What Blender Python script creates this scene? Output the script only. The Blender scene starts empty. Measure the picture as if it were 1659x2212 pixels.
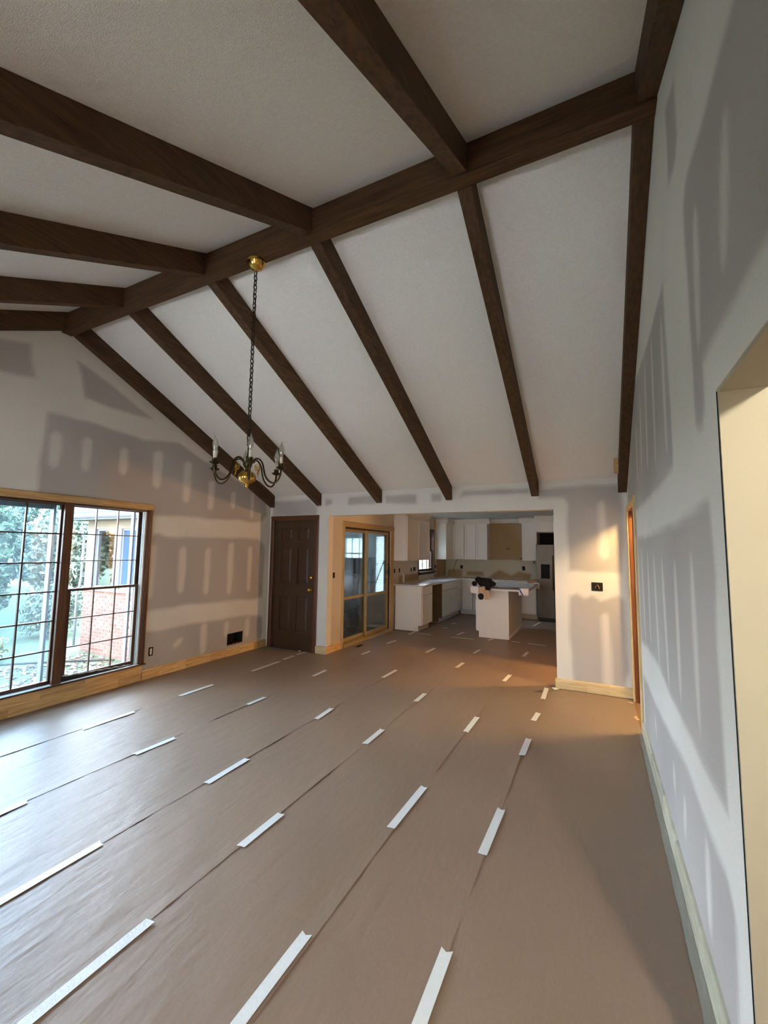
import bpy, bmesh, math, random
import numpy as np
from mathutils import Vector, Matrix
C = bpy.context.scene.collection
sc = bpy.context.scene
PI = math.pi
rnd = random.Random(7)

# ------------------------------------------------------------------ camera
cam = bpy.data.objects.new('camera', bpy.data.cameras.new('camera'))
C.objects.link(cam); sc.camera = cam
F_PX, YAW, PITCH, ROLL = 915.3146, math.radians(26.5763), math.radians(5.2335), math.radians(0.7461)
CAM = Vector((4.8551, -5.4645, 1.5659))
fw = Vector((-math.sin(YAW)*math.cos(PITCH), math.cos(YAW)*math.cos(PITCH), math.sin(PITCH)))
r0 = Vector((math.cos(YAW), math.sin(YAW), 0)); u0 = r0.cross(fw)
rt = r0*math.cos(ROLL)+u0*math.sin(ROLL); up = -r0*math.sin(ROLL)+u0*math.cos(ROLL)
M = Matrix((( rt.x, up.x, -fw.x, CAM.x), (rt.y, up.y, -fw.y, CAM.y), (rt.z, up.z, -fw.z, CAM.z), (0,0,0,1)))
cam.matrix_world = M
cam.data.sensor_fit = 'VERTICAL'; cam.data.sensor_height = 36.0
cam.data.lens = F_PX/2212*36.0
cam.data.clip_start = 0.02; cam.data.clip_end = 200

# ------------------------------------------------------------------ world, lights, exposure
w = bpy.data.worlds.new('sky'); sc.world = w; w.use_nodes = True
nt = w.node_tree; nt.nodes.clear()
wo = nt.nodes.new('ShaderNodeOutputWorld'); bg = nt.nodes.new('ShaderNodeBackground')
tc = nt.nodes.new('ShaderNodeTexCoord'); sp = nt.nodes.new('ShaderNodeSeparateXYZ')
cr = nt.nodes.new('ShaderNodeValToRGB')
cr.color_ramp.elements[0].position = 0.0; cr.color_ramp.elements[0].color = (0.86, 0.93, 1.0, 1)
cr.color_ramp.elements[1].position = 0.7; cr.color_ramp.elements[1].color = (0.58, 0.78, 1.0, 1)
nt.links.new(tc.outputs['Generated'], sp.inputs[0]); nt.links.new(sp.outputs['Z'], cr.inputs[0])
nt.links.new(cr.outputs[0], bg.inputs[0]); nt.links.new(bg.outputs[0], wo.inputs[0])
bg.inputs[1].default_value = 28.0

def lamp(name, kind, loc, energy, color, radius=0.05, rot=None, angle=None):
    l = bpy.data.lights.new(name, kind); l.energy = energy; l.color = color
    if kind == 'POINT': l.shadow_soft_size = radius
    if kind == 'SUN': l.angle = angle
    o = bpy.data.objects.new(name, l); C.objects.link(o); o.location = loc
    if rot: o.rotation_euler = rot
    return o
sun = lamp('sun', 'SUN', (0, 0, 12), 5.0, (1.0, 0.86, 0.62), angle=0.02)
sun.rotation_euler = Vector((-0.62, -0.45, -0.62)).to_track_quat('-Z', 'Y').to_euler()
lamp('side_hall_light', 'POINT', (5.70, -0.64, 2.34), 150, (1.0, 0.66, 0.26), 0.11)
lamp('kitchen_hall_light', 'POINT', (5.45, 0.80, 1.95), 150, (1.0, 0.52, 0.18), 0.03)
lamp('near_hall_light', 'POINT', (5.78, -5.35, 2.36), 105, (1.0, 0.90, 0.74), 0.06)
sc.view_settings.view_transform = 'Standard'; sc.view_settings.look = 'None'
sc.view_settings.exposure = 0.66; sc.view_settings.gamma = 1.0
sc.view_settings.use_curve_mapping = False
sc.cycles.max_bounces = 10; sc.cycles.diffuse_bounces = 6; sc.cycles.glossy_bounces = 4
sc.cycles.transparent_max_bounces = 16; sc.cycles.transmission_bounces = 6
sc.cycles.sample_clamp_indirect = 6.0
sc.cycles.use_denoising = True

# ------------------------------------------------------------------ materials
def lin(c):
    return tuple((v/255/12.92 if v/255 <= 0.04045 else ((v/255+0.055)/1.055)**2.4) for v in c)
def newmat(name):
    m = bpy.data.materials.new(name); m.use_nodes = True
    b = m.node_tree.nodes['Principled BSDF']
    return m, m.node_tree, b
def mat(name, rgb, rough=0.6, metal=0.0, var=0.06, scale=8.0, stretch=(1,1,1), bump=0.0, bscale=60.0, spec=0.4, emit=None, es=0):
    m, t, b = newmat(name); N = t.nodes; L = t.links
    c = lin(rgb)
    b.inputs['Roughness'].default_value = rough; b.inputs['Metallic'].default_value = metal
    b.inputs['Specular IOR Level'].default_value = spec
    co = N.new('ShaderNodeTexCoord'); mp = N.new('ShaderNodeMapping'); mp.inputs['Scale'].default_value = stretch
    L.new(co.outputs['Object'], mp.inputs[0])
    n = N.new('ShaderNodeTexNoise'); n.inputs['Scale'].default_value = scale; n.inputs['Detail'].default_value = 4
    L.new(mp.outputs[0], n.inputs['Vector'])
    mx = N.new('ShaderNodeMixRGB'); mx.inputs[1].default_value = tuple(max(0, v*(1-2*var)) for v in c)+(1,)
    mx.inputs[2].default_value = tuple(min(1, v*(1+2*var)) for v in c)+(1,)
    L.new(n.outputs[0], mx.inputs[0]); L.new(mx.outputs[0], b.inputs['Base Color'])
    if bump:
        n2 = N.new('ShaderNodeTexNoise'); n2.inputs['Scale'].default_value = bscale; n2.inputs['Detail'].default_value = 3
        L.new(mp.outputs[0], n2.inputs['Vector'])
        bp = N.new('ShaderNodeBump'); bp.inputs['Strength'].default_value = bump; bp.inputs['Distance'].default_value = 0.01
        L.new(n2.outputs[0], bp.inputs['Height']); L.new(bp.outputs[0], b.inputs['Normal'])
    if emit:
        b.inputs['Emission Color'].default_value = lin(emit)+(1,); b.inputs['Emission Strength'].default_value = es
    return m
def wood(name, c1, c2, axis, rough=0.55, scale=5.0, dens=9.0, bump=0.05):
    """grain streaks running along the given axis"""
    m, t, b = newmat(name); N = t.nodes; L = t.links
    st = [dens, dens, dens]; st['xyz'.index(axis)] = 0.7
    co = N.new('ShaderNodeTexCoord'); mp = N.new('ShaderNodeMapping'); mp.inputs['Scale'].default_value = st
    L.new(co.outputs['Object'], mp.inputs[0])
    oi = N.new('ShaderNodeObjectInfo'); ad = N.new('ShaderNodeVectorMath'); ad.operation = 'ADD'
    sc_ = N.new('ShaderNodeVectorMath'); sc_.operation = 'SCALE'; sc_.inputs['Scale'].default_value = 31.0
    cb = N.new('ShaderNodeCombineXYZ'); L.new(oi.outputs['Random'], cb.inputs[0]); L.new(oi.outputs['Random'], cb.inputs[1])
    L.new(cb.outputs[0], sc_.inputs[0]); L.new(mp.outputs[0], ad.inputs[0]); L.new(sc_.outputs[0], ad.inputs[1])
    n = N.new('ShaderNodeTexNoise'); n.inputs['Scale'].default_value = scale; n.inputs['Detail'].default_value = 6; n.inputs['Roughness'].default_value = 0.62
    L.new(ad.outputs[0], n.inputs['Vector'])
    r = N.new('ShaderNodeValToRGB'); r.color_ramp.elements[0].position = 0.32; r.color_ramp.elements[1].position = 0.68
    r.color_ramp.elements[0].color = lin(c1)+(1,); r.color_ramp.elements[1].color = lin(c2)+(1,)
    L.new(n.outputs[0], r.inputs[0])
    hs = N.new('ShaderNodeHueSaturation'); L.new(r.outputs[0], hs.inputs['Color'])
    mr = N.new('ShaderNodeMapRange'); mr.inputs['To Min'].default_value = 0.82; mr.inputs['To Max'].default_value = 1.16
    L.new(oi.outputs['Random'], mr.inputs['Value']); L.new(mr.outputs[0], hs.inputs['Value'])
    L.new(hs.outputs[0], b.inputs['Base Color'])
    b.inputs['Roughness'].default_value = rough; b.inputs['Specular IOR Level'].default_value = 0.35
    bp = N.new('ShaderNodeBump'); bp.inputs['Strength'].default_value = bump; bp.inputs['Distance'].default_value = 0.01
    L.new(n.outputs[0], bp.inputs['Height']); L.new(bp.outputs[0], b.inputs['Normal'])
    return m
def glassmat(name, tint=(1,1,1), milk=0.0, milkcol=(0.7,0.85,0.95), gloss=0.06):
    m = bpy.data.materials.new(name); m.use_nodes = True; t = m.node_tree; N = t.nodes; L = t.links; N.clear()
    o = N.new('ShaderNodeOutputMaterial'); tr = N.new('ShaderNodeBsdfTransparent'); tr.inputs[0].default_value = tint+(1,)
    gl = N.new('ShaderNodeBsdfGlossy'); gl.inputs['Roughness'].default_value = 0.02
    lw = N.new('ShaderNodeLayerWeight'); lw.inputs[0].default_value = 0.35
    mr = N.new('ShaderNodeMapRange'); mr.inputs['To Min'].default_value = gloss; mr.inputs['To Max'].default_value = 0.8
    L.new(lw.outputs['Fresnel'], mr.inputs['Value'])
    mg = N.new('ShaderNodeMixShader'); L.new(mr.outputs[0], mg.inputs[0]); L.new(tr.outputs[0], mg.inputs[1]); L.new(gl.outputs[0], mg.inputs[2])
    last = mg
    if milk:
        d = N.new('ShaderNodeBsdfTranslucent'); d.inputs[0].default_value = milkcol+(1,)
        n = N.new('ShaderNodeTexNoise'); n.inputs['Scale'].default_value = 3.0; co = N.new('ShaderNodeTexCoord'); L.new(co.outputs['Object'], n.inputs['Vector'])
        m2 = N.new('ShaderNodeMapRange'); m2.inputs['From Min'].default_value = .3; m2.inputs['From Max'].default_value = .7
        m2.inputs['To Min'].default_value = milk*0.75; m2.inputs['To Max'].default_value = milk*1.25
        L.new(n.outputs[0], m2.inputs['Value'])
        mm = N.new('ShaderNodeMixShader'); L.new(m2.outputs[0], mm.inputs[0]); L.new(mg.outputs[0], mm.inputs[1]); L.new(d.outputs[0], mm.inputs[2]); last = mm
    L.new(last.outputs[0], o.inputs[0])
    return m
def thinmat(name, col, trans):
    m = bpy.data.materials.new(name); m.use_nodes = True; t = m.node_tree; N = t.nodes; L = t.links; N.clear()
    o = N.new('ShaderNodeOutputMaterial'); d = N.new('ShaderNodeBsdfDiffuse'); d.inputs[0].default_value = col+(1,)
    tr = N.new('ShaderNodeBsdfTranslucent'); tr.inputs[0].default_value = col+(1,)
    mx = N.new('ShaderNodeMixShader'); mx.inputs[0].default_value = trans
    L.new(d.outputs[0], mx.inputs[1]); L.new(tr.outputs[0], mx.inputs[2]); L.new(mx.outputs[0], o.inputs[0]); return m
def attrmat(name, rough=0.85, bump=0.15, bscale=90, grain=0.05, gscale=120, spec=0.25, stretch=(1,1,1), bdist=0.004, wrinkle=0):
    m, t, b = newmat(name); N = t.nodes; L = t.links
    a = N.new('ShaderNodeAttribute'); a.attribute_name = 'Col'
    co = N.new('ShaderNodeTexCoord'); mp = N.new('ShaderNodeMapping'); mp.inputs['Scale'].default_value = stretch
    L.new(co.outputs['Object'], mp.inputs[0])
    n = N.new('ShaderNodeTexNoise'); n.inputs['Scale'].default_value = gscale; n.inputs['Detail'].default_value = 3
    L.new(mp.outputs[0], n.inputs['Vector'])
    mr = N.new('ShaderNodeMapRange'); mr.inputs['From Min'].default_value = .3; mr.inputs['From Max'].default_value = .7
    mr.inputs['To Min'].default_value = 1-grain; mr.inputs['To Max'].default_value = 1+grain
    L.new(n.outputs[0], mr.inputs['Value'])
    mu = N.new('ShaderNodeVectorMath'); mu.operation = 'SCALE'; L.new(a.outputs['Color'], mu.inputs[0]); L.new(mr.outputs[0], mu.inputs['Scale'])
    L.new(mu.outputs[0], b.inputs['Base Color'])
    n2 = N.new('ShaderNodeTexNoise'); n2.inputs['Scale'].default_value = bscale; n2.inputs['Detail'].default_value = 3
    L.new(mp.outputs[0], n2.inputs['Vector'])
    bp = N.new('ShaderNodeBump'); bp.inputs['Strength'].default_value = bump; bp.inputs['Distance'].default_value = bdist
    L.new(n2.outputs[0], bp.inputs['Height']); L.new(bp.outputs[0], b.inputs['Normal'])
    if wrinkle:
        m2 = N.new('ShaderNodeMapping'); m2.inputs['Rotation'].default_value = (0, 0, 0.45); m2.inputs['Scale'].default_value = (7.0, 1.5, 1)
        L.new(co.outputs['Object'], m2.inputs[0])
        n3 = N.new('ShaderNodeTexNoise'); n3.inputs['Scale'].default_value = 1.6; n3.inputs['Detail'].default_value = 3; n3.inputs['Roughness'].default_value = 0.55; n3.inputs['Distortion'].default_value = 0.6
        L.new(m2.outputs[0], n3.inputs['Vector'])
        b2 = N.new('ShaderNodeBump'); b2.inputs['Strength'].default_value = 0.8; b2.inputs['Distance'].default_value = wrinkle
        L.new(n3.outputs[0], b2.inputs['Height']); L.new(bp.outputs[0], b2.inputs['Normal']); L.new(b2.outputs[0], b.inputs['Normal'])
    b.inputs['Roughness'].default_value = rough; b.inputs['Specular IOR Level'].default_value = spec
    return m

MT = {}
MT['drywall'] = attrmat('drywall_finish')
MT['paper'] = attrmat('floor_paper', rough=0.48, bump=0.25, bscale=16, grain=0.06, gscale=150, spec=0.9, bdist=0.012, stretch=(1.0, 0.45, 1), wrinkle=0.005)
MT['ceil'] = mat('ceiling_texture', (234,231,224), 0.9, var=0.05, scale=60, bump=0.5, bscale=190, spec=0.2)
MT['kceil'] = mat('kitchen_ceiling_paint', (200,202,204), 0.85, var=0.02, bump=0.2, bscale=120)
MT['beamx'] = wood('dark_beam_wood_x', (52,33,17), (88,60,34), 'x', 0.7, bump=0.12)
MT['beamy'] = wood('dark_beam_wood_y', (52,33,17), (88,60,34), 'y', 0.7, bump=0.12)
MT['piney'] = wood('raw_pine_y', (186,142,88), (222,186,130), 'y', 0.5)
MT['pinex'] = wood('raw_pine_x', (190,160,112), (226,204,160), 'x', 0.5)
MT['pinez'] = wood('raw_pine_z', (186,150,100), (220,190,140), 'z', 0.5)
MT['pinegrey'] = wood('primed_pine_y', (160,156,136), (196,190,166), 'y', 0.5)
MT['brownz'] = wood('brown_stained_wood', (66,37,24), (98,60,39), 'z', 0.38, bump=0.05)
MT['browny'] = wood('brown_stained_wood_y', (58,34,22), (84,52,34), 'y', 0.38, bump=0.05)
MT['sash'] = mat('dark_brown_sash_paint', (66,40,28), 0.4, var=0.08)
MT['orange'] = wood('orange_stained_jamb', (98,56,26), (134,80,40), 'z', 0.4, bump=0.03)
MT['door'] = mat('brown_door_paint', (62,43,29), 0.45, var=0.08, scale=4, bump=0.04)
MT['brass'] = mat('polished_brass', (212,168,84), 0.18, 1.0, var=0.15, scale=12)
MT['darkbrass'] = mat('aged_dark_brass', (66,54,36), 0.32, 1.0, var=0.2, scale=30)
MT['iron'] = mat('blackened_chain', (46,38,32), 0.45, 0.7, var=0.1)
MT['white'] = mat('white_cabinet_paint', (228,225,216), 0.42, var=0.02, scale=3)
MT['whitedull'] = mat('white_panel_dull', (196,190,182), 0.5, var=0.03, scale=3)
MT['stone'] = mat('pale_quartz', (206,206,204), 0.16, var=0.06, scale=14, spec=0.6)
MT['steel'] = mat('brushed_steel', (96,88,78), 0.42, 0.85, var=0.08, scale=3, stretch=(8,8,1))
MT['black'] = mat('black_plastic', (12,12,13), 0.55, var=0.1)
MT['film'] = mat('grey_masking_film', (146,143,132), 0.6, var=0.05)
MT['sidepanel'] = mat('raw_brown_panel', (104,82,58), 0.7, var=0.08)
MT['void'] = mat('dark_hollow', (16,14,13), 0.9, var=0.2)  # near-black for the shade in holes and gaps, also plain black parts
MT['plate'] = mat('metal_box_edge', (150,140,120), 0.4, 0.6)
MT['tape'] = mat('white_masking_tape', (214,217,216), 0.42, var=0.03, scale=40, bump=0.15, bscale=80, spec=0.5)
MT['tapeblue'] = mat('blue_painter_tape', (40,84,190), 0.5)
MT['foam'] = mat('white_foam', (232,232,232), 0.7, var=0.02)
MT['plasticfilm'] = mat('bluish_film', (190,202,212), 0.25, var=0.08, scale=10, bump=0.5, bscale=14, spec=0.6)
MT['card'] = mat('brown_cardboard', (150,110,80), 0.8)
MT['cloth'] = mat('black_canvas', (16,16,17), 0.9, var=0.15, scale=20, bump=0.3, bscale=60)
MT['tan'] = mat('tan_cloth', (196,168,136), 0.85, var=0.08, scale=18, bump=0.3, bscale=40)
MT['ply'] = mat('raw_board_back', (150,118,76), 0.8, var=0.12, scale=2.5)
MT['olive'] = mat('tan_aluminium_frame', (168,148,104), 0.4, 0.2, var=0.06)
MT['paleolive'] = mat('pale_door_edge', (206,200,160), 0.45, var=0.04)
MT['slidecase'] = wood('tan_door_casing', (160,136,96), (186,162,120), 'z', 0.55)
MT['kfloor'] = mat('subfloor', (120,96,78), 0.8)
MT['glass'] = glassmat('clear_pane')
MT['glassblue'] = glassmat('hazy_blue_pane', (0.76,0.84,0.90), milk=0.014, milkcol=(0.66,0.86,0.95), gloss=0.08)
MT['glassdull'] = glassmat('dusty_pane', (0.92,0.95,0.96), milk=0.006, gloss=0.03)
MT['glassdark'] = glassmat('smoky_pane', (0.92,0.95,0.97), gloss=0.10)
MT['bulb'] = glassmat('clear_bulb_glass', (0.95,0.94,0.9), milk=0.30, milkcol=(0.95,0.9,0.85), gloss=0.25)
MT['candle'] = mat('ivory_candle_sleeve', (214,206,190), 0.5)
MT['brickm'] = mat('mortar', (150,142,138), 0.9, var=0.1, scale=30)
MT['brick'] = wood('red_brick', (80,52,46), (108,78,70), 'x', 0.9, scale=8, dens=3)
MT['brickdark'] = wood('dark_brown_brick', (58,44,40), (84,64,58), 'x', 0.9, scale=8, dens=3)
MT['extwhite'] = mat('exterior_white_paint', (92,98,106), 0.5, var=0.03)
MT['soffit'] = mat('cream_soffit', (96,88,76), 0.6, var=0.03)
MT['roof'] = mat('grey_shingle', (46,54,70), 0.9, var=0.15, scale=20)
MT['darkglass'] = mat('dark_window_glass', (34,38,46), 0.08, var=0.3, scale=2, spec=0.8)
MT['blueglass'] = mat('blue_blind_behind_glass', (42,60,84), 0.15, var=0.15, scale=2, spec=0.7)
MT['grass'] = mat('lawn', (60,78,56), 0.9, var=0.3, scale=3, bump=0.6, bscale=40)
MT['leaf'] = None
MT['bark'] = wood('bark', (60,52,44), (96,86,74), 'z', 0.9, bump=0.3)
MT['fence'] = wood('grey_fence_wood', (96,98,90), (128,130,120), 'z', 0.9)
MT['sheetplastic'] = mat('grey_plastic_sheeting', (96,100,104), 0.3, var=0.35, scale=5, bump=0.8, bscale=9, spec=0.7)
MT['applgrey'] = mat('grey_appliance', (88,90,94), 0.35, var=0.15, scale=4)
MT['appldark'] = mat('dark_appliance_side', (50,54,64), 0.4, var=0.15, scale=4)
MT['blind'] = mat('white_blind', (206,214,218), 0.6, var=0.03)
MT['sunfloor'] = mat('brown_slate', (72,62,56), 0.6, var=0.2, scale=4)
MT['stonegrey'] = mat('pale_river_rock', (96,88,84), 0.9, var=0.2, scale=9)
MT['litter'] = mat('dry_leaves', (96,76,64), 0.9, var=0.35, scale=12)
MT['jamb'] = mat('cream_jamb_paint', (164,157,138), 0.8, var=0.02)
MT['hallwall'] = mat('cream_hall_paint', (206,196,172), 0.8, var=0.02)
def leafmat(name, c1, c2):
    m, t, b = newmat(name); N = t.nodes; L = t.links
    g = N.new('ShaderNodeNewGeometry'); r = N.new('ShaderNodeValToRGB')
    r.color_ramp.elements[0].color = lin(c1)+(1,); r.color_ramp.elements[1].color = lin(c2)+(1,)
    L.new(g.outputs['Random Per Island'], r.inputs[0]); L.new(r.outputs[0], b.inputs['Base Color'])
    b.inputs['Roughness'].default_value = 0.6
    return m
MT['leaf_dark'] = leafmat('dark_leaves', (22,40,34), (62,86,58))
MT['leaf_light'] = leafmat('yellow_green_leaves', (58,84,30), (140,150,60))
MT['leaf_grey'] = leafmat('grey_green_leaves', (50,68,62), (104,122,108))
MT['leaf_hot'] = leafmat('olive_leaves', (60,70,40), (150,140,80))

# ------------------------------------------------------------------ builders
ORG = {}
class MB:
    def __init__(s): s.v = []; s.f = []
    def add(s, vs, fs):
        o = len(s.v); s.v += [tuple(map(float, p)) for p in vs]; s.f += [tuple(i+o for i in f) for f in fs]; return s
    def box(s, x0, x1, y0, y1, z0, z1):
        if x0 > x1: x0, x1 = x1, x0
        if y0 > y1: y0, y1 = y1, y0
        if z0 > z1: z0, z1 = z1, z0
        v = [(x0,y0,z0),(x1,y0,z0),(x1,y1,z0),(x0,y1,z0),(x0,y0,z1),(x1,y0,z1),(x1,y1,z1),(x0,y1,z1)]
        return s.add(v, [(0,3,2,1),(4,5,6,7),(0,1,5,4),(1,2,6,5),(2,3,7,6),(3,0,4,7)])
    def prism(s, poly, axis, a, b):
        """poly: 2D points in the two other axes (kept in x,y,z order), extruded from a to b along axis"""
        n = len(poly); k = 'xyz'.index(axis); vs = []
        for t in (a, b):
            for p in poly:
                q = list(p); q.insert(k, t); vs.append(tuple(q))
        fs = [tuple(range(n)), tuple(range(2*n-1, n-1, -1))]
        fs += [(i, i+n, (i+1) % n+n, (i+1) % n) for i in range(n)]
        return s.add(vs, fs)
    def tube(s, path, r, n=8, cap=True):
        P = [Vector(p) for p in path]; R = r if isinstance(r, (list, tuple)) else [r]*len(P)
        vs = []; prev = None
        for i, p in enumerate(P):
            d = (P[min(i+1, len(P)-1)]-P[max(i-1, 0)]).normalized()
            if prev is None: a = d.orthogonal().normalized()
            else: a = (prev-d*prev.dot(d)).normalized()
            prev = a; b = d.cross(a)
            for k in range(n):
                t = 2*PI*k/n; vs.append(p+(a*math.cos(t)+b*math.sin(t))*R[i])
        fs = [(i*n+k, i*n+(k+1) % n, (i+1)*n+(k+1) % n, (i+1)*n+k) for i in range(len(P)-1) for k in range(n)]
        if cap: fs += [tuple(range(n-1, -1, -1)), tuple(range((len(P)-1)*n, len(P)*n))]
        return s.add(vs, fs)
    def lathe(s, prof, c, n=20):
        vs = []; m = len(prof)
        for r, z in prof:
            for k in range(n):
                t = 2*PI*k/n; vs.append((c[0]+max(r, 1e-4)*math.cos(t), c[1]+max(r, 1e-4)*math.sin(t), c[2]+z))
        fs = [(i*n+k, i*n+(k+1) % n, (i+1)*n+(k+1) % n, (i+1)*n+k) for i in range(m-1) for k in range(n)]
        fs += [tuple(range(n-1, -1, -1)), tuple(range((m-1)*n, m*n))]
        return s.add(vs, fs)
    def torus(s, c, R, r, ax1, ax2, n=14, k=6, sx=1.0):
        c = Vector(c); a = Vector(ax1); b = Vector(ax2)
        path = [c+a*R*sx*math.cos(2*PI*i/n)+b*R*math.sin(2*PI*i/n) for i in range(n)]
        nn = a.cross(b); vs = []
        for i in range(n):
            d = (path[(i+1) % n]-path[i-1]).normalized(); o = nn.cross(d)
            for j in range(k):
                t = 2*PI*j/k; vs.append(path[i]+(nn*math.cos(t)+o*math.sin(t))*r)
        fs = [(i*k+j, i*k+(j+1) % k, ((i+1) % n)*k+(j+1) % k, ((i+1) % n)*k+j) for i in range(n) for j in range(k)]
        return s.add(vs, fs)
    def build(s, name, m, parent=None, bev=0.0, smooth=False, kind=None, label=None, cat=None, group=None):
        me = bpy.data.meshes.new(name)
        V = np.array(s.v)
        if parent is not None: org = Vector(ORG[parent])
        elif kind == 'structure': org = Vector((0, 0, 0))
        else:
            lo, hi = V.min(0), V.max(0); org = Vector(((lo[0]+hi[0])/2, (lo[1]+hi[1])/2, lo[2]))
        V = V-np.array(org)
        me.from_pydata([tuple(p) for p in V], [], s.f); me.update()
        bm = bmesh.new(); bm.from_mesh(me); bmesh.ops.recalc_face_normals(bm, faces=bm.faces); bm.to_mesh(me); bm.free()
        if smooth:
            me.polygons.foreach_set('use_smooth', [True]*len(me.polygons))
        me.materials.append(m)
        o = bpy.data.objects.new(name, me); C.objects.link(o)
        if parent is not None: o.parent = parent
        else: o.location = org
        ORG[o] = tuple(org)
        if bev:
            md = o.modifiers.new('bevel', 'BEVEL'); md.width = bev; md.segments = 2; md.limit_method = 'ANGLE'; md.angle_limit = 0.6
        tag(o, label, cat, group, kind)
        return o
def tag(o, label=None, cat=None, group=None, kind=None):
    if label: o['label'] = label
    if cat: o['category'] = cat
    if group: o['group'] = group
    if kind: o['kind'] = kind
def thing(name, loc, label=None, cat=None, group=None, kind=None):
    o = bpy.data.objects.new(name, None); C.objects.link(o); o.location = loc; o.empty_display_size = 0.1
    ORG[o] = tuple(loc); tag(o, label, cat, group, kind); return o
def bx(*a): return MB().box(*a)
def dup(o, parent=None, off=None):
    c = o.copy(); C.objects.link(c)
    if parent is not None: c.parent = parent
    if off is not None: c.location = Vector(c.location)+Vector(off)
    return c
# polygon signed distance (positive inside)
def sdf(P, U, V):
    P = np.array(P, float); n = len(P); d = np.full(U.shape, 1e9); inside = np.zeros(U.shape, bool)
    for i in range(n):
        a = P[i]; b = P[(i+1) % n]; e = b-a; L2 = max((e**2).sum(), 1e-12)
        t = np.clip(((U-a[0])*e[0]+(V-a[1])*e[1])/L2, 0, 1)
        d = np.minimum(d, np.hypot(U-a[0]-t*e[0], V-a[1]-t*e[1]))
        c = ((a[1] > V) != (b[1] > V))
        with np.errstate(divide='ignore', invalid='ignore'):
            xi = a[0]+(V-a[1])/(b[1]-a[1] if b[1] != a[1] else 1e-12)*e[0]
        inside ^= (c & (U < xi))
    return np.where(inside, d, -d)
def wob(U, V, s=0):
    return (np.sin(U*13.1+s+2.1*np.sin(V*9.7+s))+np.sin(V*17.3+1.7*s+1.9*np.sin(U*11.9))+0.7*np.sin((U+V)*31+s))*0.5
MUD, PAP = np.array(lin((216,211,202))), np.array(lin((172,165,159)))
def paint(U, V, patches, base=MUD, pap=PAP):
    A = np.zeros(U.shape); S = np.zeros(U.shape)
    W = 0.007*wob(U*.6, V*.6)
    for k, P in patches:
        p = np.array(P); mg = 0.08
        box = (U > p[:, 0].min()-mg) & (U < p[:, 0].max()+mg) & (V > p[:, 1].min()-mg) & (V < p[:, 1].max()+mg)
        if not box.any(): continue
        d = sdf(P, U[box], V[box])+W[box]*(1 if k == 'p' else 0.4)
        if k == 'p': A[box] = np.maximum(A[box], np.clip(d/0.055+0.5, 0, 1))
        else: S[box] = np.maximum(S[box], np.clip(d/0.035+0.7, 0, 1))
    A = A*A*(3-2*A)
    t = A*(1-0.75*S)
    t = t*(0.93+0.07*np.sin(U*5+V*3))
    blot = 1+0.025*wob(U*0.35, V*0.3, 5)
    return (base[None]*(1-t[:, None])+pap[None]*t[:, None])*blot[:, None]
def steps(a, b, st, extra=()):
    s = set(np.round(np.linspace(a, b, max(2, int(math.ceil((b-a)/st))+1)), 4))
    for e in extra:
        if a < e < b:
            s = {q for q in s if abs(q-e) > st*0.3 or q in (round(a, 4), round(b, 4))}; s.add(round(e, 4))
    return np.array(sorted(s))
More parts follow.
